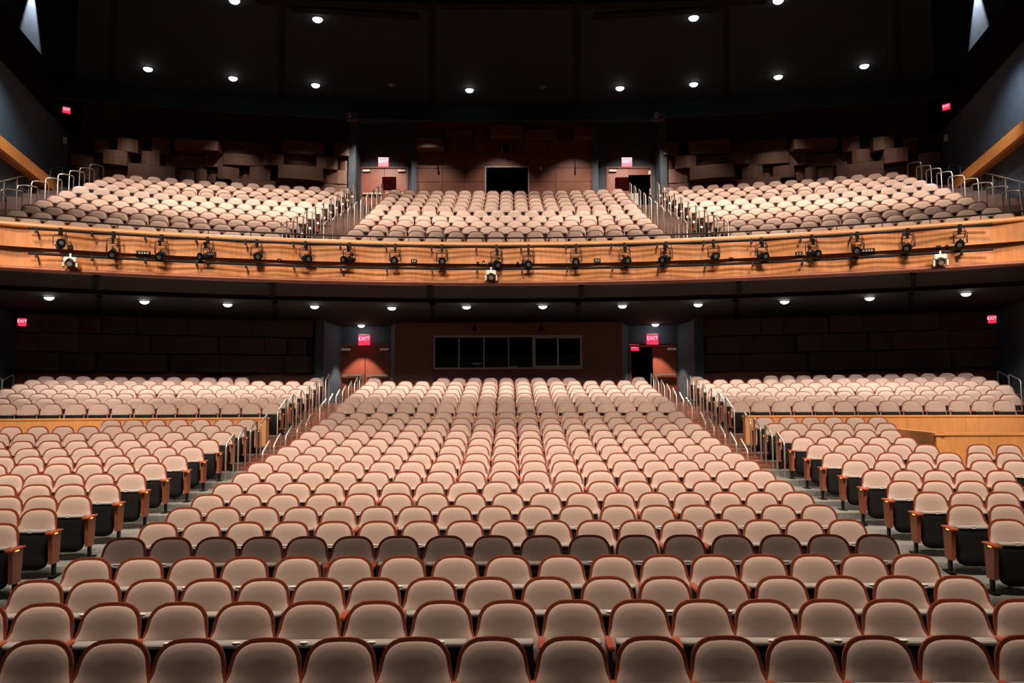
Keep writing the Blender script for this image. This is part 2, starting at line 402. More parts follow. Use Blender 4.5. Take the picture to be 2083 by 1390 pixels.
# curved side portions of the stalls back wall with acoustic panels
def arc_panel(x0, x1, z0, z1, D0, q, prot, tilt, M, parent, name='acoustic_panel', bow=.05):
    n = 4; v = []; 
    front = []; back = []
    for k in range(n+1):
        t = k/n; x = x0+(x1-x0)*t; y = yc(x, D0, q)
        back.append((x, y+.02)); front.append((x, y-prot-tilt*(t-.5)-bow*math.sin(math.pi*t)))
    r = [[(x, y, z0) for x, y in front+back[::-1]], [(x, y, z1) for x, y in front+back[::-1]]]
    mb = MB(); mb.loft(r, cap0=True, cap1=True); return mb.obj(name, M, parent)
rnd = random.Random(3)
QB = .0125; DB = 30.0
for s in (-1, 1):
    mb = MB(); xs = [6.75+9.9*k/10 for k in range(11)]
    zw = P(300, 757, 28)[1]
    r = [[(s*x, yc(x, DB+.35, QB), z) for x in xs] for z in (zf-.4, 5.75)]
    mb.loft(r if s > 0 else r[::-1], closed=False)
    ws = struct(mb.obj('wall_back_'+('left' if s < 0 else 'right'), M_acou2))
    # wainscot boards
    for k in range(9):
        a, b = 6.85+1.07*k, 6.85+1.07*(k+1)-.012
        arc_panel(min(s*a, s*b), max(s*a, s*b), zf, zw, DB+.3, QB, .05, 0, M_brown, ws, 'wainscot_board', 0)
    nz = 3; hz = (5.62-zw)/nz
    for c in range(nz):
        x = 6.85+(.3 if c % 2 else 0)
        while x < 15.9:
            L = rnd.choice((.7, 1.0, 1.5, 2.1)); x1 = min(x+L, 16.2)
            arc_panel(min(s*x, s*x1)+.01, max(s*x, s*x1)-.01, zw+.02+c*hz, zw+(c+1)*hz-.02, DB+.3, QB, rnd.uniform(.05, .45), rnd.uniform(-.2, .2), M_acou_shade, ws)
            x = x1
# ---------------------------------------------------------------- balcony back wall
YT = 34.6; zbf = BZ[10]
def Z(py, Y=YT): return P(1035, py, Y)[1]
def Xp(px, Y=YT, py=340): return P(px, py, Y)[0]
# centre: flat panel field with projection opening
wt = MB(); xo0, xo1, zo = Xp(989), Xp(1074), Z(341)
x0, x1 = Xp(846), Xp(1206)
wt.box(x0, xo0, YT+.05, YT+.25, zbf-.3, 15); wt.box(xo1, x1, YT+.05, YT+.25, zbf-.3, 15); wt.box(xo0, xo1, YT+.05, YT+.25, zo, 15)
wbal = struct(wt.obj('wall_balcony_back', M_brown))
for (a, b) in ((846, 900), (900, 945), (945, 989), (1074, 1130), (1130, 1168), (1168, 1206)):
    for (t, bt_) in ((311, 342), (342, 370), (370, 410)):
        box_o('wood_panel', M_field, Xp(a)+.008, Xp(b)-.008, YT, YT+.06, Z(bt_)+.008, Z(t)-.008, wbal)
box_o('wood_panel', M_field, Xp(989)+.008, Xp(1074)-.008, YT, YT+.06, Z(341)+.03, Z(311)-.008, wbal)
b = MB(); b.box(xo0-.05, xo0, YT-.04, YT+.2, zbf, zo+.05); b.box(xo1, xo1+.05, YT-.04, YT+.2, zbf, zo+.05); b.box(xo0, xo1, YT-.04, YT+.2, zo, zo+.05)
b.obj('opening_frame', M_frame, wbal)
b = MB(); b.box(xo0-.5, xo1+.5, YT+2, YT+2.1, zbf, zo+.5); b.box(xo0-.6, xo0-.5, YT+.25, YT+2.1, zbf, zo+.5); b.box(xo1+.5, xo1+.6, YT+.25, YT+2.1, zbf, zo+.5); b.box(xo0-.6, xo1+.6, YT+.25, YT+2.1, zo+.4, zo+.5)
struct(b.obj('wall_projection_room', M_black))
x, z = P(1028, 356, YT+1.2); tag(box_o('projector', M_grey, x-.28, x+.28, YT+.9, YT+1.5, z-.1, z+.1), 'dark projector in the black booth opening behind the balcony', 'projector')
# upper centre acoustic blocks
for (a, b_, t, bo, pr, tl) in ((850, 905, 291, 311, .75, 0), (848, 900, 268, 290, .15, .05), (900, 960, 266, 291, .2, .2), (906, 962, 291, 311, .12, 0), (962, 997, 266, 311, .1, .0),
        (997, 1062, 264, 287, .7, -.15), (1062, 1135, 268, 288, .35, .2), (1135, 1167, 268, 311, .1, 0), (1167, 1206, 268, 288, .6, -.1), (1065, 1116, 289, 311, .1, 0), (1116, 1191, 289, 311, .25, 0), (997, 1020, 288, 311, .1, 0), (1040, 1064, 288, 311, .1, 0)):
    arc_panel(Xp(a)+.01, Xp(b_)-.01, Z(bo)+.01, Z(t)-.01, YT+.05, 0, pr, tl, M_acou, wbal)
# blue door bays on the balcony
for s in (-1, 1):
    p = (713, 727, 838, 849, 736, 782, 827) if s < 0 else (1353, 1340, 1216, 1204, 1322, 1279, 1236)
    Yd = YT+.9; b = MB(); zt0 = 15
    xa, xb, xc, xd = Xp(p[0]), Xp(p[1]), Xp(p[2]), Xp(p[3])
    b.box(min(xa, xb), max(xa, xb), YT-.45, YT+.1, zbf-.2, zt0); b.box(min(xc, xd), max(xc, xd), YT-.15, YT+.1, zbf-.2, zt0)
    for u in (xb, xc): b.add([(u, YT, zbf), (u, Yd, zbf), (u, Yd, zt0), (u, YT, zt0)], [(0, 1, 2, 3)])
    dxa, dxb = P(p[4], 343, Yd)[0], P(p[6], 343, Yd)[0]; dt = P(p[4], 343, Yd)[1]
    b.box(min(xb, xc), max(xb, xc), Yd, Yd+.1, dt+.06, zt0)
    for u, w_ in ((xb, dxa), (dxb, xc)): b.box(min(u, w_), max(u, w_), Yd, Yd+.1, zbf, dt+.06)
    struct(b.obj('wall_door_bay', M_blue))
    px = sorted(p[4:7]); d, X, zt = door(px, 343, zbf, Yd, 2)
    box_o('door_leaf', M_door, X[0]+.01, X[1]-.01, Yd, Yd+.05, zbf, zt, d)
    closer(d, px[0]+10, 348, Yd, .32)
    if s < 0:
        box_o('door_leaf', M_door, X[1]+.01, X[2]-.01, Yd, Yd+.05, zbf, zt, d); closer(d, px[2]-10, 348, Yd, .32)
        pushbar(d, 738, 778, 395, Yd); pushbar(d, 786, 824, 395, Yd)
    else:
        box_o('transom', M_door, X[1], X[2], Yd, Yd+.05, P(1300, 356, Yd)[1], zt, d)
        c = MB(); c.box(X[0]-.5, X[2]+.5, Yd+2, Yd+2.1, zbf, zt+.3); c.box(X[0]-.6, X[0]-.5, Yd+.1, Yd+2.1, zbf, zt+.3); c.box(X[2]+.5, X[2]+.6, Yd+.1, Yd+2.1, zbf, zt+.3)
        c.box(X[1]-.05, X[1]+.0, Yd+.06, Yd+1, zbf, zt)
        struct(c.obj('wall_lobby', M_black))
        c = MB(); xx, zz = P(1321, 352, Yd-.05); c.box(xx-.05, xx+.05, Yd-.12, Yd-.04, zz-.08, zz+.08); c.obj('door_holder', M_white, d)
        c = MB(); xx, zz = P(1322, 391, Yd-.05); c.box(xx-.03, xx+.03, Yd-.12, Yd-.04, zz-.14, zz+.14); c.obj('door_handle', M_steel, d)
# balcony side acoustic wall: panels read from the photograph (left side, mirrored to the right)
QT = .0115
A = [(185,215,280,308,.12),(238,280,281,309,.35),(305,343,279,311,.25),(359,452,290,311,.75),(452,570,285,313,.08),(572,658,287,314,.4),(678,711,290,317,.35),
     (138,181,311,335,.15),(211,260,306,336,.7),(288,326,308,336,.4),(326,414,311,338,.06),(415,452,311,339,.3),(453,537,313,337,.35),(537,580,316,340,.6),(580,643,316,342,.08),(643,686,318,344,.35),(688,712,318,344,.1),
     (147,181,336,363,.2),(262,356,336,369,.55),(356,393,340,369,.06),(393,418,341,369,.2),(444,486,340,366,.4),(486,507,341,368,.06),(507,551,340,367,.4),(551,570,341,368,.06),(570,659,341,369,.65),(659,712,343,372,.15),
     (181,262,337,372,.05),(418,444,341,369,.05),(472,562,366,380,.45),(562,712,370,392,.1),(260,472,369,385,.05)]
for s in (-1, 1):
    mb = MB(); xs = [Xp(713)*-1+(.0)+(17.6-6.6)*k/10 for k in range(11)]
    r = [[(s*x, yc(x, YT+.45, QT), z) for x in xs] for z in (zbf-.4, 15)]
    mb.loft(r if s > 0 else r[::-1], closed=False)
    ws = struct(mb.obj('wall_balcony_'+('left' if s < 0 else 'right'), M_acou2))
    for n_, (a, b_, t, bo, pr) in enumerate(A):
        c = Parc((a+b_)/2, (t+bo)/2, YT, QT); sc = c.y
        xa = Parc(a, t, YT, QT).x; xb = Parc(b_, t, YT, QT).x; zt_ = Parc((a+b_)/2, t, YT, QT).z; zb_ = Parc((a+b_)/2, bo, YT, QT).z
        if s > 0: xa, xb = -xb, -xa
        tl = ((n_*37) % 7-3)*.05*(xb-xa)
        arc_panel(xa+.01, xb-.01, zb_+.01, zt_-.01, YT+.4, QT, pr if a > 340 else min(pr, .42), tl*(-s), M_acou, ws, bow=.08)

# ---------------------------------------------------------------- parapet behind the stalls (oak)
ZP = P(1035, 847, 22.35)[1]
def parapet(name, xa, xb, Dv, q, z0, z1, parent=None, M=M_parapet, n=12, th=.12):
    mb = MB(); rr = []
    for k in range(n+1):
        x = xa+(xb-xa)*k/n; y = yc(x, Dv, q)
        rr.append([(x, y, z0), (x, y, z1), (x, y+th, z1), (x, y+th, z0)])
    mb.loft(rr, cap0=True, cap1=True); return mb.obj(name, M, parent)
def parapet_thing(label, xa, xb, Dv, q, z0, z1, name='parapet_wall', group=None):
    t = empty(name, ((xa+xb)/2, yc((xa+xb)/2, Dv, q), z0)); t['kind'] = 'thing'
    L = xb-xa; n = max(1, round(L/1.25)); loc = Vector(t.location)
    for k in range(n):
        o = parapet('parapet_board', xa+L*k/n+.004, xa+L*(k+1)/n-.004, Dv, q, z0, z1-.05, None, n=3); o.parent = t; o.location = -loc
    o = parapet('cap_rail', xa-.01, xb+.01, Dv-.02, q, z1-.048, z1, None, M_maple2, th=.17); o.parent = t; o.location = -loc
    return tag(t, label, 'parapet', group)
parapet_thing('oak parapet below the front row of the upper left seats', -15.6, -6.28, 22.35, .0105, 1.45, ZP)
parapet_thing('oak parapet behind the last row of the central stalls', -4.72, 4.72, 22.42, .0105, 1.48, ZP)
parapet_thing('long oak parapet below the front row of the upper right seats', 6.28, 15.6, 22.35, .0105, 1.45, ZP)
# mixing platform parapet on the right
xc, zc_ = P(1904, 881, 17.75); xe, ze = P(1819, 868, 21.6)
t = empty('platform_parapet', (xc, 17.75, .8))
def mk(pts, z0, z1, nm, M, th=.1):
    mb = MB(); (ax, ay), (bx_, by) = pts; d_ = Vector((bx_-ax, by-ay, 0)).normalized(); nn = Vector((d_.y, -d_.x, 0))*-th
    q_ = [(ax, ay), (bx_, by), (bx_+nn.x, by+nn.y), (ax+nn.x, ay+nn.y)]
    mb.loft([[(a_-xc, b_-17.75, z0-.8) for a_, b_ in q_], [(a_-xc, b_-17.75, z1-.8) for a_, b_ in q_]], cap0=True, cap1=True); return mb.obj(nm, M, t)
zpt = zc_
for k in range(4): mk(((xc+1.1*k+.004, 17.75-.06*k), (xc+1.1*(k+1)-.004, 17.75-.06*(k+1))), .7, zpt-.06, 'parapet_board', M_parapet)
for k in range(3): mk(((xe+(xc-xe)*k/3, 21.7-3.95*k/3), (xe+(xc-xe)*(k+1)/3, 21.7-3.95*(k+1)/3+.008)), .7, zpt-.06, 'parapet_board', M_parapet)
mk(((xc-.03, 17.73), (xc+4.5, 17.49)), zpt-.055, zpt, 'cap_rail', M_maple2, .16); mk(((xe, 21.7), (xc, 17.73)), zpt-.055, zpt, 'cap_rail', M_maple2, .16)
tag(t, 'low oak parapet corner enclosing the empty platform in the right stalls', 'parapet')

# ================================================================ balcony front
DF, QF = 21.8, .0195
ZT = P(1035, 492.5, DF)[1]; ZBt = P(1035, 578, DF)[1]
XF = 14.2
def arcs(n): return [-XF+2*XF*k/n for k in range(n+1)]
bfr = empty('balcony_front', (0, 0, 0)); 
def s_of(x):   # arc length along the front
    a = 2*QF; return (x*math.sqrt(1+(a*x)**2)/2+math.asinh(a*x)/(2*a))
xs = arcs(400); PER = 1.70
mb = MB(); rings = []
NV = 6
for zi in range(NV+1):
    z = ZBt+.07+(ZT-.10-ZBt-.07)*zi/NV; row = []
    for x in xs:
        u = (s_of(x)/PER) % 1; tri = abs(u-.5)*2            # 1 at valley centre(x=0)
        tri = .5-.5*math.cos(math.pi*tri) if False else tri
        tri = tri*.85+.15*(.5-.5*math.cos(math.pi*tri))
        f = math.sin(math.pi*zi/NV)
        row.append((x, yc(x, DF+.02+.13*tri, QF), z))
    rings.append(row)
mb.loft(rings, closed=False); mb.obj('fascia_panel', M_maple, bfr, True)
def arcbar(name, M, off0, off1, z0, z1, parent, n=60, X=XF, sm=True, bev=0):
    mb = MB(); rr = []
    for k in range(n+1):
        x = -X+2*X*k/n
        if bev:
            sec = [(off0, z0+bev), (off0, z1-bev), (off0+bev, z1), (off1, z1), (off1, z0), (off0+bev, z0)]
        else: sec = [(off0, z0), (off0, z1), (off1, z1), (off1, z0)]
        rr.append([(x, yc(x, DF+o, QF), z) for o, z in sec])
    mb.loft(rr, cap0=True, cap1=True); return mb.obj(name, M, parent, True)
arcbar('cap_rail', M_maple2, -.04, .42, ZT-.12, ZT, bfr, bev=.03)
arcbar('bottom_rail', M_panelw, -.04, .35, ZBt, ZBt+.075, bfr, bev=.02)
arcbar('back_panel', M_riser, .32, .40, ZBt, ZT-.02, bfr)
arcbar('backing', M_riser, .30, .33, ZBt, ZT-.1, bfr)
tag(bfr, 'curved maple balcony front with faceted panels and glossy cap rail', 'balcony front')
bfr['kind'] = 'thing'
# slim black guard rail above the balcony front
gr = empty('guard_rail', (0, yc(0, DF+.2, QF), ZT)); gz = P(1035, 484.5, DF+.2)[1]
mb = MB(); mb.tube([(x, yc(x, DF+.2, QF)-gr.location.y, gz-ZT) for x in [-13.9+27.8*k/60 for k in range(61)]], .022, 6); mb.obj('top_rail', M_blk, gr, True)
pm = None
for k in range(-13, 14):
    x = k*1.0+.4
    if abs(x) > 13.5: continue
    if pm is None:
        q_ = MB(); q_.tube([(0, 0, 0), (0, 0, gz-ZT)], .010, 6); pm = q_.mesh('rail_post', M_blk, True)
    link('rail_post', pm, gr, (x, yc(x, DF+.2, QF)-gr.location.y, 0))
tag(gr, 'thin black guard rail above the maple balcony cap', 'guard rail')
# two lighting pipes along the front
def pipe(py, pxa, pxb, name_label, off=-.28):
    z = P(1035, py, DF+off)[1]
    xa, xb = Xz(pxa, z, DF+off, QF), Xz(pxb, z, DF+off, QF)
    t = empty('lighting_pipe', (0, DF+off, z)); mb = MB()
    mb.tube([(xa+(xb-xa)*k/70, yc(xa+(xb-xa)*k/70, DF+off, QF)-DF-off, 0) for k in range(71)], .033, 8); mb.obj('pipe', M_blk, t, True)
    bm_ = MB(); bm_.box(-.015, .015, 0, .34, -.05, -.01); bm_.box(-.022, .022, -.035, .045, -.10, .038)
    me = bm_.mesh('bracket', M_blk); k = 0
    x = xa+.15
    while x < xb:
        link('bracket', me, t, (x, yc(x, DF+off, QF)-DF-off, 0), -math.atan(2*QF*x)); x += 1.18*1/math.sqrt(1+(2*QF*x)**2)
    tag(t, name_label, 'pipe'); return z, xa, xb
zup, xua, xub = pipe(502, 57, 2018, 'upper black lighting pipe along the balcony front, lamps hanging below')
zlo, xla, xlb = pipe(547, 57, 2020, 'lower black lighting pipe along the balcony front, moving heads hanging below')

# ---------------------------------------------------------------- stage lights on the front
def cyl(mb, p0, p1, r0, r1=None, n=12, mi=0): return mb.tube([p0, p1], [r0, r1 if r1 is not None else r0], n, mi)
def make_stage_light():
    r = empty('stage_light')
    mb = MB(); cyl(mb, (0, .17, 0), (0, -.02, 0), .075, .085); cyl(mb, (0, -.02, 0), (0, -.06, 0), .10, .10); cyl(mb, (0, -.06, 0), (0, -.24, 0), .065, .08)
    mb.box(-.02, .02, .0, .12, .07, .12); mb.box(-.13, .13, -.02, .02, -.015, .015)
    mb.obj('lamp_body', M_blk, r, True)
    mb = MB(); cyl(mb, (0, -.24, 0), (0, -.29, 0), .125, .125, 8); mb.obj('lens_hood', M_black, r)
    mb = MB(); cyl(mb, (0, .17, 0), (0, .23, 0), .06, .045); mb.box(-.03, .03, .05, .14, .07, .11); mb.obj('reflector_cap', M_steel, r, True)
    mb = MB(); cyl(mb, (0, -.286, 0), (0, -.292, 0), .06, .06); mb.obj('lens', M_grey, r)
    return r
def copy_children(src, dst):
    for ch in src.children:
        c = ch.copy(); COL.objects.link(c); c.parent = dst
        for g in ch.children:
            h = g.copy(); COL.objects.link(h); h.parent = c
sl0 = make_stage_light(); used_sl = False
SL = [(122,500,-35,8),(230,513,-20,-28),(328,517,-8,-30),(422,522,35,-12),(522,521,-25,-15),(621,526,-35,-12),(711,529,35,-8),(804,531,0,-8),(899,532,-6,-10),(1010,536,-12,-22),
      (1075,536,0,-18),(1172,533,6,-10),(1271,531,-12,-8),(1356,527,40,-15),(1452,523,0,-6),(1549,521,-10,-12),(1652,516,-20,-12),(1745,510,30,-12),(1848,503,38,-18),(1954,495,35,-20)]
ORD = ['first','second','third','fourth','fifth','sixth','seventh','eighth','ninth','tenth','eleventh','twelfth','thirteenth','fourteenth','fifteenth','sixteenth','seventeenth','eighteenth','nineteenth','twentieth']
for n_, (px, py, az, el) in enumerate(SL):
    off = -.30; dz = P(px, py, DF)[1]
    c = Parc(px, py, DF+off, QF)
    if not used_sl: r = sl0; used_sl = True
    else: r = sl0.copy(); COL.objects.link(r); copy_children(sl0, r)
    r.location = c
    R = Matrix.Rotation(math.radians(-az), 4, 'Z') @ Matrix.Rotation(math.radians(-el), 4, 'X') @ Matrix.Diagonal((.86, .80, .86, 1))
    H = zup-c.z
    for ch in r.children: ch.matrix_basis = R
    mb = MB(); hw_ = .15
    pts = [(-hw_, 0, 0), (-hw_, 0, H-.16), (-hw_+.03, 0, H-.12), (hw_-.03, 0, H-.12), (hw_, 0, H-.16), (hw_, 0, 0)]
    mb.tube(pts, .010, 5); mb.obj('yoke', M_blk, r, True, rz=-math.atan(2*QF*c.x)+math.radians(az*.15))
    mb = MB(); mb.box(-.03, .03, -.045, .045, H-.12, H+.05); mb.tube([(.1, .02, H+.03), (.14, .0, H-.12), (.09, .04, .12)], .008, 5)
    mb.obj('clamp', M_blk, r)
    side = 'left' if n_ < 10 else 'right'; m_ = n_ if n_ < 10 else 19-n_
    tag(r, 'black stage spotlight on the balcony front, %s from the %s end' % (ORD[m_], side), 'spotlight', 'spotlights hanging from the upper pipe')
# moving heads
for (px, py, lab) in ((143, 531, 'left'), (999, 560, 'middle'), (1913, 529, 'right')):
    c = Parc(px, py, DF-.30, QF); r = empty('moving_head', c, -math.atan(2*QF*c.x)); H = zlo-c.z
    mb = MB(); mb.loft(bevel_box(-.14, .14, -.11, .11, H-.18, H-.05, .02), cap0=True, cap1=True); mb.box(-.02, .02, -.03, .03, H-.06, H+.04); mb.obj('base', M_white, r)
    for s in (-1, 1):
        mb = MB(); mb.loft(bevel_box(min(s*.12, s*.165), max(s*.12, s*.165), -.08, .08, -.16, H-.17, .015), cap0=True, cap1=True); mb.obj('arm', M_white, r)
    mb = MB(); mb.tube([(0, -.14, -.09), (0, -.10, -.06), (0, .02, 0), (0, .12, .05)], [.085, .10, .105, .07], 12); hd = mb.obj('head', M_blk, r, True)
    mb = MB(); mb.tube([(0, -.145, -.093), (0, -.15, -.096)], .06, 12); mb.obj('lens', M_steel, hd)
    mb = MB(); mb.box(.02, .05, -.115, -.112, H-.13, H-.10); mb.obj('status_light', M_green, r)
    tag(r, {'left': 'pale moving head light at the left end of the lower pipe', 'middle': 'pale moving head light below the middle of the lower pipe', 'right': 'pale moving head light at the right end of the lower pipe'}[lab], 'stage light', 'moving heads under the lower pipe')
# socket boxes on the fascia
BX = [(292,518,26,14,0,'wide black socket panel on the fascia near its left end'),(143,504,9,10,0,'small black box above the left moving head'),(568,531,8,8,1,'small black box with a white led, left half of the fascia'),
      (432,519,14,12,0,'black socket box behind the fourth spotlight from the left'),(842,534,12,12,0,'square black socket box right of the eighth left spotlight'),(766+35,534,10,9,0,'black socket box behind the eighth spotlight from the left'),
      (972,537,5,8,0,'tiny black box left of the green led box at mid fascia'),(984,536,5,10,2,'tiny black box with a green led at mid fascia'),(997,538,8,8,0,'small black box above the middle moving head'),
      (1053,538,5,9,0,'narrow black box between the two middle spotlights'),(1068,535,13,12,0,'black socket box behind the tenth spotlight from the right'),(1215,533,13,13,0,'square black socket box right of the ninth right spotlight'),
      (1346,530,13,11,0,'black socket box behind the seventh spotlight from the right'),(1487,528,8,8,1,'small black box with a white led, right half of the fascia'),
      (1625,519,13,13,0,'square black socket box left of the fourth right spotlight'),(1765,513,26,14,0,'wide black socket panel on the fascia near its right end'),
      (1909,505,9,10,0,'small black box above the right moving head'),(1926,504,6,10,0,'narrow black box right of the small box at the right end')]
for (px, py, w_, h_, led, lab) in BX:
    c = Parc(px, py, DF+.05, QF); W = w_/F*c.y/2*1.05; H = h_/F*c.y/2
    r = empty('socket_box', c, -math.atan(2*QF*c.x)); mb = MB(); mb.loft(bevel_box(-W, W, -.05, .20, -H, H, .01), cap0=True, cap1=True); mb.obj('housing', M_blk, r)
    if w_ > 10:
        for k in range(2 if w_ < 20 else 4):
            n2 = 2 if w_ < 20 else 4; u = (k-(n2-1)/2)*W*1.5/n2
            mb = MB(); mb.box(u-.014, u+.014, -.056, -.05, .1*H, .6*H); mb.obj('socket', M_frame, r)
    if led: mb = MB(); mb.box(-.012, .012, -.056, -.05, -.012, .012); mb.obj('status_light', M_ledb if led == 1 else M_green, r)
    tag(r, lab, 'socket box')

# ================================================================ wooden band on the side walls
for s, nm in ((-1, 'left'), (1, 'right')):
    def WY(px):   # depth where the left wall is met
        k = abs((px-1035.6)/F); return 10.17/(k-.217)
    ya = 31.3
    zl = 10.20; zu = 10.68
    sec = [(-.02, zl+.02), (-.28, zl), (-.35, zl+.05), (-.35, zu-.05), (-.28, zu), (-.02, zu)]
    t = empty('gallery_band', (0, 0, 0))
    ylist = [4+ (ya-4)*k/22 for k in range(23)]
    for k in range(11):
        a, b_ = 4+(ya-4)*k/11, 4+(ya-4)*(k+1)/11-.01
        mb = MB(); mb.loft([[(s*(wallx(y)+o), y, z) for o, z in sec] for y in (a, b_)], cap0=True, cap1=True); mb.obj('fascia_board', M_maple, t)
    tag(t, 'maple ledge band running along the dark blue %s wall' % nm, 'wall ledge')
    # small white wall box
    bx_ = (s*(wallx(30.8)-.04), 30.8, P(121, 286, 30.8)[1])
    mb = MB(); mb.box(-.05, .05, -.07, .07, -.12, .12); tag(mb.obj('wall_box', M_white, None, loc=bx_), 'small white box on the %s blue wall below the exit sign' % nm, 'wall box')

# ================================================================ lamps in view
dome = MB(); rr = []
for k in range(5):
    a = math.pi/2*k/4; rr.append([(math.cos(a)*.13*math.cos(t_), math.cos(a)*.13*math.sin(t_), -.085*math.sin(a)) for t_ in [2*math.pi*j/16 for j in range(16)]])
dome.loft(rr); dome_me = dome.mesh('lamp_lens', M_lamp, True)
tr = MB(); tr.loft([[(r_*math.cos(t_), r_*math.sin(t_), z_) for t_ in [2*math.pi*j/20 for j in range(20)]] for r_, z_ in ((.135, .0), (.14, -.012), (.175, -.008), (.18, .02))]); trim_me = tr.mesh('lamp_trim', M_blk, True)
dome_off = dome.mesh('lamp_lens', M_grey, True)
def downlight(px, py, zplane, watt, half, label, group, on=True, sc=1.0, aim=0, col=WARM):
    d = ray(px, py); t = (zplane-EZ)/d.z; 
    if callable(zc) and zplane > 10:
        for _ in range(12):
            x, y = EX+d.x*t, d.y*t; t = (zc(x, y)-EZ)/d.z
    c = Vector((EX+d.x*t, d.y*t, EZ+d.z*t))
    r = empty('downlight', c); r.scale = (sc, sc, sc)
    link('lamp_lens', dome_me if on else dome_off, r); link('lamp_trim', trim_me, r)
    tag(r, label, 'ceiling lamp', group)
    if on and watt: spot(c.x, c.y, c.z-.14, watt, half, .55, (c.x, c.y+aim, 0), rad=.08, col=col)
    return c
def names(n): return [('%s lamp from the left' % ORD[k]) if k < (n+1)//2 else ('%s lamp from the right' % ORD[n-1-k]) for k in range(n)]
U = [(301,140),(474,159),(642,173),(955,183),(1261,179),(1411,171),(1583,156),(1758,134)]
for (px, py), nm in zip(U, names(8)):
    downlight(px, py, CZ, 650, 50, 'glowing round downlight in the lower arc above the balcony, '+nm.replace(' lamp', ''), 'downlights in the hall ceiling', sc=1.15, aim=1.5)
for (px, py, l) in ((646,39,'upper left downlight glowing near the dark ceiling slot'),(1411,36,'upper right downlight glowing near the dark ceiling slot'),(477,1,'downlight cut by the top edge, left of centre'),(1583,1,'downlight cut by the top edge, right of centre')):
    downlight(px, py, CZ, 1500, 50, l, 'downlights in the hall ceiling', sc=1.15, aim=1)
for (px, py, l) in ((797,172,'unlit downlight between the third and fourth glowing ones'),(1104,176,'unlit downlight right of the central glowing one')):
    downlight(px, py, CZ, 0, 42, l, 'downlights in the hall ceiling', on=False)
V = [(100,605),(294,613),(463,619),(640,623),(797,626),(949,624),(1104,623),(1266,622),(1420,619),(1596,613),(1769,606),(1965,597)]
for (px, py), nm in zip(V, names(12)):
    downlight(px, py, 5.61, 300, 68, 'glowing round downlight under the balcony, '+nm.replace(' lamp', '')+' of the row', 'downlights in the soffit under the balcony', sc=1.0, aim=.3, col=(1, .88, .80))
for (px, py, l) in ((86,647,'rear soffit downlight by the far left exit sign'),(735,662,'rear soffit downlight above the left vestibule doors'),(1333,660,'rear soffit downlight above the right vestibule doors'),(1978,642,'rear soffit downlight by the far right exit sign')):
    c = downlight(px, py, 5.60, 0, 48, l, 'rear soffit downlights')
    if 'vest' in l: spot(c.x, 30.75, 5.45, 420, 34, .35, (c.x, 31.0, 0), rad=.04, col=(1, .86, .75))
    else: spot(c.x+math.copysign(.8, c.x), c.y+1.1, 5.45, 520, 36, .35, (c.x+math.copysign(1.2, c.x), c.y+1.5, 0), rad=.04, col=(1, .86, .75))
for (x, tx, e) in ((-14.2, -14.8, 150), (-10.6, -11.2, 170), (-8.2, -8.2, 120), (-3.4, -3.2, 330), (-.3, -.3, 330), (2.9, 2.9, 520), (7.6, 7.6, 120), (-5.5, -5.6, 421), (5.3, 5.4, 421), (10.6, 11.2, 150), (13.8, 14.6, 150)):  # unseen lamps added to brighten the balcony back wall and door bays
    yy = 32.3-.0105*x*x; spot(x, yy, 14.6, 1100 if e == 421 else e, 34, .8, (tx, 35.4 if e == 421 else 34.3-.0115*x*x, 10.2), rad=.03)
# wall washers high on the side walls
for s in (-1, 1):
    y = 28.55; spot(s*(wallx(y)+.22), y, 17.9, 1200, 27, .5, (s*(wallx(y)+.50), y+.05, 14.5), rad=.03, col=(.92, .92, 1))
    spot(s*(wallx(24)-1.6), 23.0, 13.2, 600, 38, 1, (s*(wallx(25)+.2), 25.5, 9.5), rad=.2, col=(.85, .92, 1))
# projectors / cameras hanging at the bulkhead
for px, nm in ((716, 'left'), (1336, 'right')):
    c = Parc(px, 239, 31.0, .010); r = empty('camera_box', c)
    mb = MB(); mb.loft(bevel_box(-.22, .26, -.2, .2, -.12, .12, .02), cap0=True, cap1=True); mb.box(-.02, .02, -.02, .02, .1, .7); mb.obj('housing', M_blk, r)
    mb = MB(); mb.tube([(-.06, -.2, 0), (-.06, -.28, 0)], [.085, .09], 14, cap=False); mb.tube([(-.06, -.2, 0), (-.06, -.21, 0)], .03, 8); mb.obj('lens_ring', M_frame, r, True)
    tag(r, 'black camera box hanging from the ceiling bulkhead above the %s door bay' % nm, 'camera')
# hanging microphones & clock-like lamp, loudspeaker on the balcony wall
for px, nm in ((890, 'left'), (1170, 'right')):
    x, z = P(px, 338, YT-.15); mb = MB(); mb.tube([(x, YT-.15, z+.25), (x, YT-.15, z-.02), (x, YT-.17, z-.10), (x, YT-.17, z-.16)], [.012, .014, .045, .035], 8)
    tag(mb.obj('wall_sconce', M_blk, smooth=True), 'slim black pendant fitting on the %s part of the brown balcony wall' % nm, 'fitting')
x, z = P(1100, 342, YT-.02); mb = MB(); mb.tube([(x, YT+.0, z), (x, YT-.05, z)], [.07, .06], 14); mb.tube([(x, YT-.05, z), (x, YT-.06, z)], .035, 10)
tag(mb.obj('wall_lamp', M_white, smooth=True), 'small round white fixture right of the black booth opening', 'fixture')
x, z = P(1030, 302, YT-.2); r = empty('hanging_speaker', (x, YT-.3, z)); mb = MB(); mb.loft(bevel_box(-.15, .15, -.12, .15, -.14, .14, .02), cap0=True, cap1=True); mb.obj('cabinet', M_black, r)
mb = MB(); mb.box(-.19, -.16, -.08, .3, -.15, .15); mb.box(.16, .19, -.08, .3, -.15, .15); mb.obj('bracket', M_frame, r)
tag(r, 'small black loudspeaker mounted above the booth opening', 'loudspeaker')
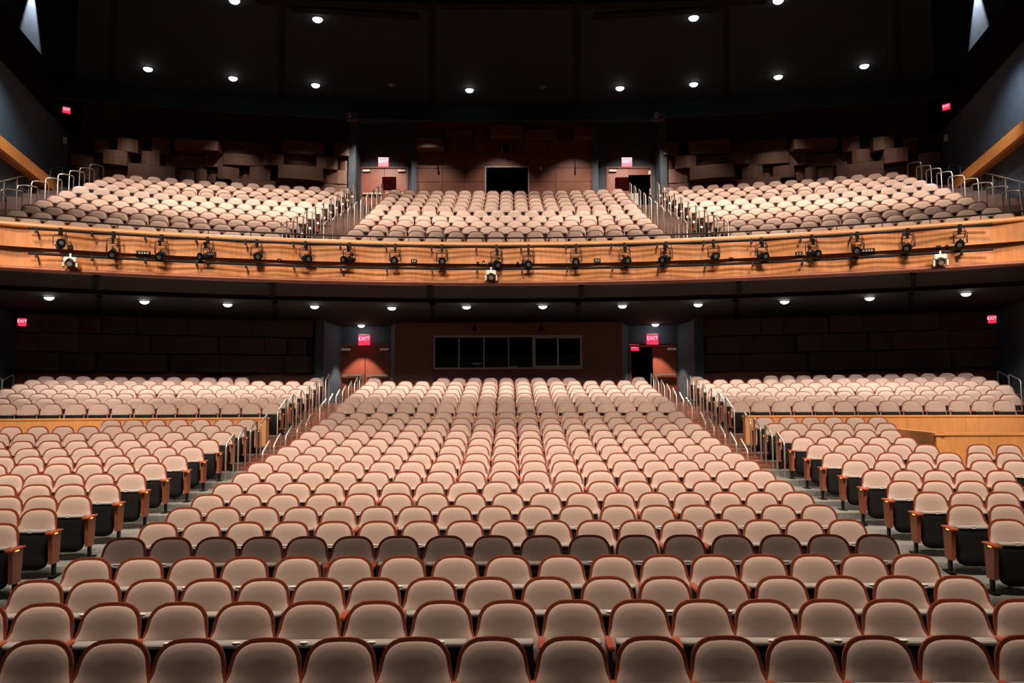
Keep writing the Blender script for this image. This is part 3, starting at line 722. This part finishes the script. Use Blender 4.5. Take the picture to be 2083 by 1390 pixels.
for px, py, nm in ((1032, 322, 'left'), (1037, 322, 'right')):
    x, z = P(px, py, YT-.05); mb = MB(); mb.tube([(x, YT, z), (x, YT-.09, z)], [.045, .05], 10); tag(mb.obj('wall_sensor', M_blk), 'tiny dark wall sensor above the booth opening, %s one' % nm, 'sensor', 'wall sensors')
for px, nm in ((965, 'left'), (1101, 'right')):
    x, z = P(px, 667, YB-.2); r = empty('track_spot', (x, YB-.2, z)); mb = MB(); mb.tube([(0, .06, 0), (0, -.10, -.05)], [.07, .09], 10); mb.obj('lamp_head', M_black, r, True)
    mb = MB(); mb.tube([(0, .1, .15), (.01, .03, 0)], .015, 6); mb.obj('arm', M_black, r)
    tag(r, 'small black spotlight above the booth window, %s one' % nm, 'spotlight')

# ================================================================ exit signs
def exit_sign(px, py, wpx, hpx, Y, label, rz=0, text=True, arc=None):
    x, z = P(px, py, Y); W, H = wpx/F*Y/2, hpx/F*Y/2
    r = empty('exit_sign', (x, Y, z), rz)
    mb = MB(); mb.loft(bevel_box(-W, W, -.03, .05, H*.78, H*1.0, .008), cap0=True, cap1=True); mb.obj('housing', M_frame, r)
    mb = MB(); mb.box(-W*.97, W*.97, -.03, .02, -H, H*.77); mb.obj('red_panel', M_red, r)
    cu = bpy.data.curves.new('lettering', 'FONT'); cu.body = 'EXIT'; cu.size = H*1.0; cu.align_x = 'CENTER'; cu.align_y = 'CENTER'; cu.extrude = .004
    cu.space_character = 1.02
    tmp = bpy.data.objects.new('tmp', cu); COL.objects.link(tmp); bpy.context.view_layer.update()
    lm = bpy.data.meshes.new_from_object(tmp.evaluated_get(bpy.context.evaluated_depsgraph_get())); bpy.data.objects.remove(tmp)
    lm.materials.clear(); lm.materials.append(M_redt); o = bpy.data.objects.new('lettering', lm); COL.objects.link(o); o.parent = r
    o.location = (0, -.036, H*.12); o.rotation_euler = (math.pi/2, 0, 0)
    tag(r, label, 'exit sign', 'lit exit signs'); return r
exit_sign(780, 330, 22, 19, YT-.1, 'red exit sign over the left balcony door bay')
exit_sign(1275, 330, 22, 19, YT-.1, 'red exit sign over the right balcony door bay')
exit_sign(741, 691, 24, 22, 31.2, 'red exit sign over the left vestibule doors below the balcony')
exit_sign(1327, 690, 24, 22, 31.2, 'red exit sign over the right vestibule doors below the balcony')
exit_sign(1290, 707, 20, 14, 33.2, 'small red exit sign seen through the open right doorway')
exit_sign(135, 224, 15, 13, 29.2, 'red exit sign high on the left blue wall corner', .85)
exit_sign(1925, 217, 15, 13, 28.9, 'red exit sign high on the right blue wall corner', -.85)
exit_sign(45, 655, 15, 17, 25.3, 'red exit sign under the balcony at the far left', .55)
exit_sign(2018, 649, 15, 17, 25.3, 'red exit sign under the balcony at the far right', -.55)

# ================================================================ THEATRE SEATS
OUT = [(0,.88),(.06,.8785),(.115,.873),(.158,.857),(.19,.836),(.215,.808),(.234,.775),(.247,.72),(.253,.67),(.262,.625),(.275,.575),(.272,.48),(.262,.42)]
RIM = [.024,.024,.024,.024,.024,.025,.025,.024,.022,.014,.004,.003,.003]
OUTL = [OUT[i] for i in (0,2,3,5,7,9,10,12)]; RIML = [RIM[i] for i in (0,2,3,5,7,9,10,12)]
def outline(pts, rim):
    L = [(-x, z) for x, z in pts[::-1]]+[(x, z) for x, z in pts[1:]]; R = rim[::-1]+rim[1:]
    n = len(L); ins = []
    for k, (x, z) in enumerate(L):
        a = L[max(k-1, 0)]; b = L[min(k+1, n-1)]; tx, tz = b[0]-a[0], b[1]-a[1]; l = math.hypot(tx, tz)
        nx, nz = tz/l, -tx/l
        ins.append((x+nx*R[k], z+nz*R[k]) if 0 < k < n-1 else (x+(R[k] if x < 0 else -R[k]), z))
    return L, ins
def ybk(x, z):
    fl_ = max(0, min(1, (.67-z)/.13)); fl_ = fl_*fl_*(3-2*fl_)
    return (z-.45)*.22-.30*x*x-.060*fl_*(abs(x)/.27)**2.5
def ring(L, sc, dy, zc0=.62):
    return [(x*sc, ybk(x*sc, zc0+(z-zc0)*sc)+dy, zc0+(z-zc0)*sc) for x, z in L]
def seat_parts(hi):
    L, I = outline(OUT, RIM) if hi else outline(OUTL, RIML)
    sh = MB()
    rr = [ring(I, 1, .012), ring(I, 1, -.012), ring(L, 1, -.010), ring(L, 1, .012), ring(L, .97, .028), ring(L, .6, .055), ring(L, .1, .06)]
    if not hi: rr = [ring(I, 1, -.010), ring(L, 1, -.010), ring(L, 1, .016), ring(L, .5, .05)]
    sh.loft(rr, closed=True, cap1=True)
    cu = MB(); rr = [ring(I, 1, .010), ring(I, .985, -.016), ring(I, .93, -.030), ring(I, .78, -.040), ring(I, .5, -.040), ring(I, .2, -.036)]
    if not hi: rr = [ring(I, 1, .0), ring(I, .95, -.026), ring(I, .55, -.040)]
    cu.loft(rr[::1], closed=True, cap1=True)
    # tipped-up seat pan: outline in x-z with rounded lower corners
    n = 6 if hi else 3; po = [(-.190, .600), (-.205, .585)]
    for k in range(n+1):
        a = math.pi+math.pi/2*k/n; po.append((-.125+.098*math.cos(a), .20+.105*math.sin(a)))
    po = po+[(-x, z) for x, z in po[::-1]]
    def pr(sc, y, zz=.30): return [(x*sc, y+(z-.1)*.13, zz+(z-zz)*sc) for x, z in po]
    pan = MB(); pan.loft([pr(.9, -.125), pr(1, -.135), pr(1, -.222), pr(.93, -.240), pr(.6, -.248)] if hi else [pr(1, -.13), pr(1, -.222), pr(.9, -.240)], cap1=True, cap0=True)
    lip = MB()
    def lr(i, z): 
        y = (z-.1)*.13
        a = .212-i; b0, b1 = -.250+i+y, -.130-i+y
        c_ = .03
        return [(-a+c_, b0, z), (a-c_, b0, z), (a, b0+c_, z), (a, b1, z), (-a, b1, z), (-a, b0+c_, z)]
    lip.loft([lr(.006, .576), lr(0, .582), lr(0, .602), lr(.010, .613)] if hi else [lr(0, .578), lr(0, .611)], cap0=True, cap1=True)
    pl = MB(); yy = -.250+(.602-.1)*.13
    pl.loft([[(.036*math.cos(t_), yy+.030+.024*math.sin(t_)-.012, z_) for t_ in [2*math.pi*j/12 for j in range(12)]] for z_ in (.612, .619)], cap1=True)
    if hi: pl.loft([[(.030*math.cos(t_), y_, .593+.010*math.sin(t_)) for t_ in [2*math.pi*j/12 for j in range(12)]] for y_ in (yy-.003, yy-.006)], cap1=True, cap0=True)
    arm = MB()
    if hi: 
        for_ = [(-.292, .588, .020), (-.285, .600, .026), (-.20, .606, .028), (-.02, .612, .026), (.01, .610, .02)]
        arm.loft([[(-w_, y, z-.022), (-w_*1.0, y, z-.006), (-w_*.7, y, z), (w_*.7, y, z), (w_, y, z-.006), (w_, y, z-.022)] for y, z, w_ in for_], cap0=True, cap1=True)
    else: arm.box(-.027, .027, -.28, .03, .58, .61)
    stn = MB()
    if hi: stn.loft(bevel_box(-.014, .014, -.20, -.02, .018, .585, .006), cap0=True, cap1=True); stn.box(-.035, .035, -.26, .06, 0, .018)
    else: stn.box(-.014, .014, -.20, -.02, .0, .58)
    arw = MB(); arw.loft([[(-w_, y, z-.018), (-w_, y, z-.004), (-w_*.85, y, z), (w_*.85, y, z), (w_, y, z-.004), (w_, y, z-.018)] for y, z, w_ in [(-.32, .592, .040), (-.305, .600, .050), (-.05, .606, .052), (.02, .606, .045)]], cap0=True, cap1=True)
    if not hi: arw = MB(); arw.box(-.05, .05, -.31, .02, .588, .606)
    ep = MB()
    ep.add([(-.027, -.27, .585), (.027, -.27, .585), (.027, .0, .585), (-.027, .0, .585), (-.027, -.235, .17), (.027, -.235, .17), (.027, -.035, .17), (-.027, -.035, .17)],
           [(0, 3, 2, 1), (4, 5, 6, 7), (0, 1, 5, 4), (1, 2, 6, 5), (2, 3, 7, 6), (3, 0, 4, 7)])
    lg = MB(); lg.box(-.018, .018, -.16, -.09, .01, .18); lg.box(-.05, .05, -.24, .02, 0, .014)
    return dict(back_shell=sh, backrest=cu, seat_pan=pan, seat_lip=lip, number_plate=pl, armrest=arm, stanchion=stn, end_armrest=arw, end_panel=ep, leg=lg)
HI = seat_parts(True); LO = seat_parts(False)
SMATS = dict(back_shell=M_rim, backrest=M_fab, seat_pan=M_pan, seat_lip=M_lip, number_plate=M_plate, armrest=M_arm, stanchion=M_blk, end_armrest=M_arm, end_panel=M_panelw, leg=M_blk)
HM = {k: v.mesh(k, SMATS[k], k not in ('end_panel', 'leg')) for k, v in HI.items()}
al = MB(); al.box(-.012, .012, -.20, -.11, .562, .580); AL = al.mesh('aisle_light', M_amber)
rng = random.Random(11)
proto = {}
def part(name, me, par, loc=(0, 0, 0)):
    return link(name, me, par, loc)
def seat_hi(x, y, z, rz, ends, label, group):
    r = empty('theatre_seat', (x, y, z), rz)
    part('back_shell', HM['back_shell'], r); part('backrest', HM['backrest'], r)
    p = part('seat_pan', HM['seat_pan'], r); part('seat_lip', HM['seat_lip'], p); part('number_plate', HM['number_plate'], p)
    sides = [1]
    if 'L' in ends: sides.append(-1)
    for s in sides:
        e = (s > 0 and 'R' in ends) or (s < 0 and 'L' in ends)
        xo = s*(.30 if e else .277)
        part('armrest', HM['end_armrest' if e else 'armrest'], r, (xo, 0, 0))
        if e:
            ep = part('end_panel', HM['end_panel'], r, (xo, 0, 0)); part('aisle_light', AL, ep, (s*.018, 0, 0)); part('leg', HM['leg'], r, (xo, 0, 0))
        else: part('stanchion', HM['stanchion'], r, (xo, 0, 0))
    tag(r, label, 'theatre seat', group)
# ---- stuff accumulator
class Acc:
    def __init__(s): s.V = []; s.F = []; s.MI = []; s.n = 0
acc_inst = []      # (x,y,z,rz,ends)
def seat_lo(x, y, z, rz, ends): acc_inst.append((x, y, z, rz, ends))
# ---- seat positions
CEN = {0:[-70,86,241,393,546,696,847,1002,1162,1322,1472,1623,1777,1931,2085],
1:[-38,96.6,232.7,368,502.4,634.4,767,901,1032,1164.7,1297.5,1424,1550,1677.7,1806.6,1939,2073],
2:[81.6,199,314,427.6,540,651,764,878,994.7,1113.6,1233,1350,1467,1585,1705,1823,1946.7],
3:[184.8,289.7,396.5,502,608.5,714,820,926.8,1033.3,1140.9,1245.4,1347.8,1448.5,1548.9,1650.5,1751.8,1855],
4:[258.7,352,444,536,626.7,720,811.6,907,1003,1100.5,1197.6,1294,1389,1487,1584,1681,1778.7],
5:[326.8,414,502.7,592,681,769.2,856.9,945.6,1034.3,1123,1210,1295.4,1380,1462.8,1547.5,1632.8,1718.8],
6:[378.8,457.5,535.6,614,691,768.5,845,925.8,1006.5,1088.8,1170.8,1254.8,1335.8,1418,1500,1581,1662],
7:[426,502,578.6,656,733.6,807.9,881.5,957,1033,1109,1183.9,1257.8,1328.7,1401,1472.8,1546.6,1619.3],
8:[466,535,603.8,672,739.7,807,875,942,1011,1080,1153,1223.9,1295,1365,1437,1509.5,1581.6]}
def lin(a, b, n): return [a+(b-a)*k/(n-1) for k in range(n)]
for i, (a, b) in zip(range(9, 24), [(504,1547),(531.7,1518),(564.6,1490),(588.6,1463.8),(612.6,1443),(632,1424.6),(651.7,1408.8),(668.5,1389.6),(687,1375),(704.7,1355),(717.4,1343),(727,1331),(737.6,1321.8),(748,1312),(757,1303.8)]):
    CEN[i] = lin(a, b, 17)
CEN[24] = [762]+[902+32*k for k in range(9)]+[1298]
LEFT = {5:[4],6:[84,7],7:[157,88,17],8:[217,148,77,6],9:[271,207.5,146,83,23],10:[314,250.6,186.5,121,55,-10],11:[358,301,243.5,186,127,67.6,8],
12:[392,338.5,284,230,174,117,60,1],13:[425,373,321,268,215,160,105,48,-9],14:[453,403.7,355,306,256.6,206.4,155,104,52.7,0],15:[479,430,380.7,331,282,233,182.7,131.5,80,26,-28],16:[504,457.6,410,365,320,274,229]}
RIGHT = {5:[2044],6:[1958,2043],7:[1888,1960,2034],8:[1832,1901.4,1972.8,2045],9:[1779,1840.9,1903,1966.5,2030.9],10:[1737,1801,1866,1931,1997.4,2063],
11:[1695.5,1752.2,1807.4,1869,1926,1987.6,2048.5],12:[1663,1717.7,1772,1826.8,1881,1988.6,2048],13:[1631.5,1681.8,1733.5,1785.6,1839],14:[1604,1656,1708,1758,1809],15:[1576,1621,1665.6,1711,1756.4,1800],16:[1553.5,1601.6,1648,1693,1738,1783]}
TIER = {18:[555,514,472,429,386,343,298,252,205,158,109,62,17],19:[571,532,492,449,408,366,321,278,234,189,143,95.6,48.7,5],20:[587,547,507,467,427,385.7,343,300,257,214,170.5,126,81,35],
21:[604,567,530,493,457,419.4,381,341.5,301.5,262,222,182,143,102,60,17.5],22:[618.5,583,548,512,476.8,440,402,363.2,325,286,246,204.7,164.8,125,86,45],
23:[632,597,563,527,493,456,419.4,382.5,344.5,306.5,267,227.7,188.5,149,109,71],24:[645,494,461,427.7,392.7,356,320.6,283,247.7,210,171.7,134,97]}
QR = .011
def place(i, x, ends, hi, label=None, group=None):
    y = yc(x, D[i], qrow(i))-.095; z = FL[i]+.0; rz = -math.atan(2*max(QR*.6, qrow(i))*x)
    if hi: seat_hi(x, y, z, rz, ends, label, group)
    else: seat_lo(x, y, z, rz, ends)
ROWN = ['frontmost row']+['%s row' % o for o in ORD[1:]]
def nth(k, n, a='left', b='right'):
    if n % 2 and k == n//2: return 'in the middle of'
    return ('%s from the %s of' % (ORD[k], a)) if k < n/2 else ('%s from the %s of' % (ORD[n-1-k], b))
nhi = 0
for i in range(25):
    xs_ = [Xz(p, FL[i]+.88, D[i], qrow(i)) for p in CEN[i]]; n = len(xs_)
    for k, x in enumerate(xs_):
        ends = ''
        if i >= 2 and k == 0: ends += 'L'
        if i >= 2 and k == n-1: ends += 'R'
        hi = i < 13
        nhi += hi
        place(i, x, ends, hi, 'taupe theatre seat, %s the %s of the central stalls block' % (nth(k, n), ROWN[min(i, 12)]), 'theatre seats in the stalls')
    for tbl, side in ((LEFT, 'left'), (RIGHT, 'right')):
        if i in tbl:
            xs_ = [Xz(p, FL[i]+.88, D[i], qrow(i)) for p in tbl[i]]
            for k, x in enumerate(xs_):
                hi = i < 13; nhi += hi
                place(i, x, ('R' if side == 'left' else 'L') if k == 0 else '', hi,
                      'taupe theatre seat, %s from the aisle, %s of the %s side block' % (ORD[k], ROWN[min(i-5, 12)], side), 'theatre seats in the stalls')
    if i in TIER:
        for s in (-1, 1):
            for k, p in enumerate(TIER[i]):
                x = abs(Xz(p, FL[i]+.88, D[i], qrow(i)))*s
                place(i, x, ('R' if s < 0 else 'L') if k == 0 else '', False)
# balcony seats
B0 = (555.6, 14); B10 = (701.6, 244.6)
OUTPX = [14,39,68,93,119,141,167.5,188.6,208,226,244.6]; INPX = [555.6,577,594,611,628,642,656,669,681,692,702]; NB = [13,13,14,14,14,14,14,14,15,15,15]
CA = [709,724.5,736,748,758,768,777,786,793,799,805]; NC = [16,16,17,16,17,16,17,17,17,17,17]
for i in range(11):
    q = bq(i); 
    for s in (-1, 1):
        a = abs(Xz(INPX[i], BZ[i]+.88, BD[i], q)); b = abs(Xz(OUTPX[i], BZ[i]+.88, BD[i], q)); n = NB[i]
        for k in range(n):
            # equal spacing along the curve
            x = a+(b-a)*(k/(n-1))**1.0
            y = yc(x, BD[i], q)-.095; seat_lo(x*s, y, BZ[i], -math.atan(2*q*x*s), ('Rb' if s < 0 else 'Lb') if k == 0 else ('R' if s > 0 else 'L') if k == n-1 else '')
    a = Xz(CA[i], BZ[i]+.88, BD[i], q); n = NC[i]; a = -abs(a)
    for k in range(n):
        x = a*(1-2*k/(n-1)); seat_lo(x, yc(x, BD[i], q)-.095, BZ[i], -math.atan(2*q*x), 'L' if k == 0 else 'R' if k == n-1 else '')
# join the remaining seats into one mass
def build_mass():
    order = ['back_shell', 'backrest', 'seat_pan', 'seat_lip', 'number_plate', 'armrest', 'stanchion', 'end_armrest', 'end_panel', 'leg']
    amb = MB(); amb.box(-.015, .015, -.20, -.11, .562, .580)
    ail = MB(); ail.tube([(0, -.26, .45), (0, -.20, .45)], .032, 8)
    src = {k: LO[k] for k in order}; src['aisle_light'] = amb; src['aisle_lamp'] = ail
    mats = [SMATS[k] for k in order]+[M_amber, M_pale]; idx = {k: j for j, k in enumerate(order+['aisle_light', 'aisle_lamp'])}
    packs = {}
    for k, mb in src.items():
        v = np.array(mb.v, dtype=np.float32); loops = np.array([a for f in mb.f for a in f], dtype=np.int32); lens = np.array([len(f) for f in mb.f], dtype=np.int32)
        packs[k] = (v, loops, lens)
    V = []; LP = []; LN = []; MI = []; SM = []; off = 0
    for (x, y, z, rz, ends) in acc_inst:
        c, s_ = math.cos(rz), math.sin(rz); items = [(k, 0) for k in order[:5]]
        for sd in ([1, -1] if 'L' in ends else [1]):
            e = (sd > 0 and 'R' in ends) or (sd < 0 and 'L' in ends); xo = sd*(.30 if e else .277)
            items.append(('end_armrest' if e else 'armrest', xo)); items += ([('end_panel', xo), ('leg', xo), ('aisle_lamp' if 'b' in ends else 'aisle_light', xo+sd*.018)] if e else [('stanchion', xo)])
        for k, xo in items:
            v, lp, ln = packs[k]; vx = v[:, 0]+xo; vy = v[:, 1]
            w_ = np.empty_like(v); w_[:, 0] = x+c*vx-s_*vy; w_[:, 1] = y+s_*vx+c*vy; w_[:, 2] = z+v[:, 2]
            V.append(w_); LP.append(lp+off); LN.append(ln); MI.append(np.full(len(ln), idx[k], dtype=np.int32)); off += len(v)
            SM.append(np.full(len(ln), k in ('backrest', 'back_shell', 'seat_lip'), dtype=bool))
    V = np.concatenate(V); LP = np.concatenate(LP); LN = np.concatenate(LN); MI = np.concatenate(MI); SM = np.concatenate(SM)
    me = bpy.data.meshes.new('theatre_seats'); me.vertices.add(len(V)); me.vertices.foreach_set('co', V.ravel())
    me.loops.add(len(LP)); me.loops.foreach_set('vertex_index', LP); me.polygons.add(len(LN))
    st = np.concatenate(([0], np.cumsum(LN)[:-1])).astype(np.int32); me.polygons.foreach_set('loop_start', st); me.polygons.foreach_set('loop_total', LN)
    for M in mats: me.materials.append(M)
    me.polygons.foreach_set('material_index', MI); me.polygons.foreach_set('use_smooth', SM)
    me.update(calc_edges=True); me.validate(); me.set_sharp_from_angle(angle=math.radians(60))
    return me
o = link('theatre_seats', build_mass())
tag(o, 'rows of taupe theatre seats in the rear stalls and on the balcony', 'theatre seats', None, 'stuff')
print('individual seats', nhi, 'mass seats', len(acc_inst), 'mass faces', len(o.data.polygons))

# ================================================================ handrail hoops
def hoop(pts_base0, pts_base1, z0, z1, h0, h1, label, group, kink=False, r=.021):
    """two posts and a bent top following the stair"""
    (x0, y0), (x1, y1) = pts_base0, pts_base1
    a = Vector((x0, y0, z0)); b = Vector((x1, y1, z1)); A_ = a+Vector((0, 0, h0)); B_ = b+Vector((0, 0, h1))
    if kink:
        Mx = A_+(B_-A_)*.38; Mx.z = B_.z-.055; top = [A_-Vector((0, 0, .07)), A_+(Mx-A_)*.14, Mx-(Mx-A_)*.08, Mx+(B_-Mx)*.08, B_-(B_-Mx)*.10, B_-Vector((0, 0, .06))]
    else:
        top = [A_-Vector((0, 0, .06)), A_+(B_-A_)*.06, A_+(B_-A_)*.14, A_+(B_-A_)*.86, A_+(B_-A_)*.95, B_-Vector((0, 0, .06))]
    e = empty('handrail', a); mb = MB(); mb.tube([p-a for p in [a]+top+[b]], r, 8); mb.obj('rail', M_steel, e, True)
    for q_ in (a, b): f_ = MB(); f_.tube([q_-a-Vector((0, 0, .005)), q_-a+Vector((0, 0, .012))], [.045, .04], 10); f_.obj('floor_flange', M_steel, e)
    tag(e, label, 'handrail', group)
def floor_at(y, x):
    zz = FL[0]
    for i in range(25):
        if y > yc(x, D[i-1]+.30, qrow(i-1)) if i else True: zz = FL[i]
    return zz
for s, side in ((-1, 'left'), (1, 'right')):
    g = 'aisle handrails in the stalls'
    L1 = [18.25, 19.05, 19.9, 20.7, 22.45, 23.15, 24.05, 25.05, 25.95, 26.85, 27.75]
    for k, yy in enumerate(L1):
        x = s*5.97; z = floor_at(yy, x); long = k == 4
        hoop((x, yy-(.75 if long else .45)), (x, yy+.05), z-.10-(.1 if long else 0), z+.0, .86, .99, 'steel handrail hoop, outer edge of the %s aisle, %s from the front' % (side, ORD[k]), g)
    L2 = [17.2, 18.0, 18.9, 19.9, 20.75, 22.45, 23.25, 24.2, 25.1, 26, 27, 27.9]
    for k, yy in enumerate(L2):
        x = s*4.88; z = floor_at(yy, x); long = k == 5
        hoop((x, yy-(.7 if long else .45)), (x, yy+.05), z-.10, z+.0, .86, .99, 'steel handrail hoop, central block edge of the %s aisle, %s from the front' % (side, ORD[k]), g)
    g = 'aisle handrails on the balcony'
    for k in range(1, 11):
        yy = BD[k-1]+.42; x = s*5.95
        zt = P(1035+(717-1035), [0,452,442.5,432,422,414,404.6,396,387.5,381,373][k], yc(x, yy, .012))[1]
        hoop((x, yc(x, yy-.42, bq(k-1))), (x, yc(x, yy, bq(k-1))), zt-1.16, zt-.98, .95, .98, 'steel handrail hoop, outer edge of the %s balcony aisle, %s from the front' % (side, ORD[k-1]), g)
    for k in range(0, 10):
        yy = BD[k]+.35; x = s*4.88
        zt = P(1035, [455,445,434.6,424.8,415.6,406.5,398.5,390,383,376.5][k], yy)[1]
        hoop((x, yc(x, yy-.42, bq(k))), (x, yc(x, yy, bq(k))), zt-1.16, zt-.98, .95, .98, 'steel handrail hoop, central block edge of the %s balcony aisle, %s from the front' % (side, ORD[k]), g)
    # outermost balcony aisle
    RC = [(210.5,341),(192,347.5),(172,354),(150,361),(126,369),(99,375.5),(77,384),(46.6,392),(13,401)]; LC = [182.6,162,141,118,92.6,64,34,.6,-26]
    for k, ((pr_, py_), pl_) in enumerate(zip(RC, LC)):
        i = 10-k; yn = yc(14.6-.3*k, BD[i], bq(i))-.2
        x1, z1 = P(pr_, py_, yn+.35); x0, z0 = P(pl_, py_+3, yn-.35)
        hoop((s*abs(x0), yn-.35), (s*abs(x1), yn+.35), z1-1.05, z1-.98, .95, 1.02, 'bent steel handrail hoop, far %s balcony aisle, %s from the back' % (side, ORD[k]), g, True)
    # long sloping rail along the wall
    e = empty('guard_rail', (0, 0, 0)); n_ = 9; pa = (122, 339); 
    x1, z1 = P(122, 339, 30.6); xq, zq = P(0, 370, 24.6)
    x1, xq = s*abs(x1), s*abs(xq); far = Vector((x1, 30.6, z1)); near = Vector((xq, 24.6, zq)); near2 = near+(near-far)*.7
    mb = MB(); mb.tube([near2, far, far+Vector((0, .15, -.02)), far+Vector((0, .15, -.25))], .024, 8); mb.obj('top_rail', M_steel, e, True)
    for k in range(10):
        p_ = far+(near2-far)*k/9; mb = MB(); mb.tube([p_-Vector((0, 0, 1.05)), p_], .02, 8); mb.obj('rail_post', M_steel, e, True)
    tag(e, 'long sloping steel rail beside the %s blue wall on the balcony' % side, 'guard rail')
    # handrails at the far ends of the upper stalls
    for k, (px, py) in enumerate(((28, 762), (4, 769))):
        y_ = 26.0-.9*k; xa_, za_ = P(px, py, y_)
        hoop((s*(abs(xa_)+.1), y_-.4), (s*abs(xa_), y_), za_-1.0, za_-.95, .80, .95, 'steel handrail hoop at the far %s end of the upper stalls, %s one' % (side, 'rear' if k == 0 else 'front'), 'end handrails of the upper stalls')
# pale folded screen by the right balcony door
x, z = P(1290, 387, 33.2); r = empty('folded_screen', (x, 33.2, z-1.12)); 
for k in range(4):
    mb = MB(); a = -.22+.11*k; mb.add([(a, 0, .2), (a+.11, .06*(1 if k % 2 else -1)+.03, .2), (a+.11, .06*(1 if k % 2 else -1)+.03, 1.0), (a, 0, 1.0), (a, .02, .2), (a+.11, .06*(1 if k % 2 else -1)+.05, .2), (a+.11, .06*(1 if k % 2 else -1)+.05, 1.0), (a, .02, 1.0)],
        [(0, 1, 2, 3), (7, 6, 5, 4), (0, 4, 5, 1), (3, 2, 6, 7), (1, 5, 6, 2), (0, 3, 7, 4)]); mb.obj('screen_leaf', M_white, r)
tag(r, 'pale pleated screen standing by the open right balcony door', 'screen')
x, z = P(887, 774, 28.95); mb = MB(); mb.tube([(x, 28.95, z-.5), (x, 28.95, z-.1), (x, 28.95, z), (x, 28.95, z+.07)], [.1, .12, .10, .03], 12)
tag(mb.obj('bag', M_black, smooth=True), 'black rounded bundle left of the short rearmost central row', 'bag')
# bar added overhead (out of the frame) only to shade one row
mb = MB(); mb.tube([(-11, 7.86, 11.2), (11, 7.86, 11.2)], .06, 8); tag(mb.obj('shade_bar', M_blk), 'added black bar above the front rows that shades one row', 'shade bar')
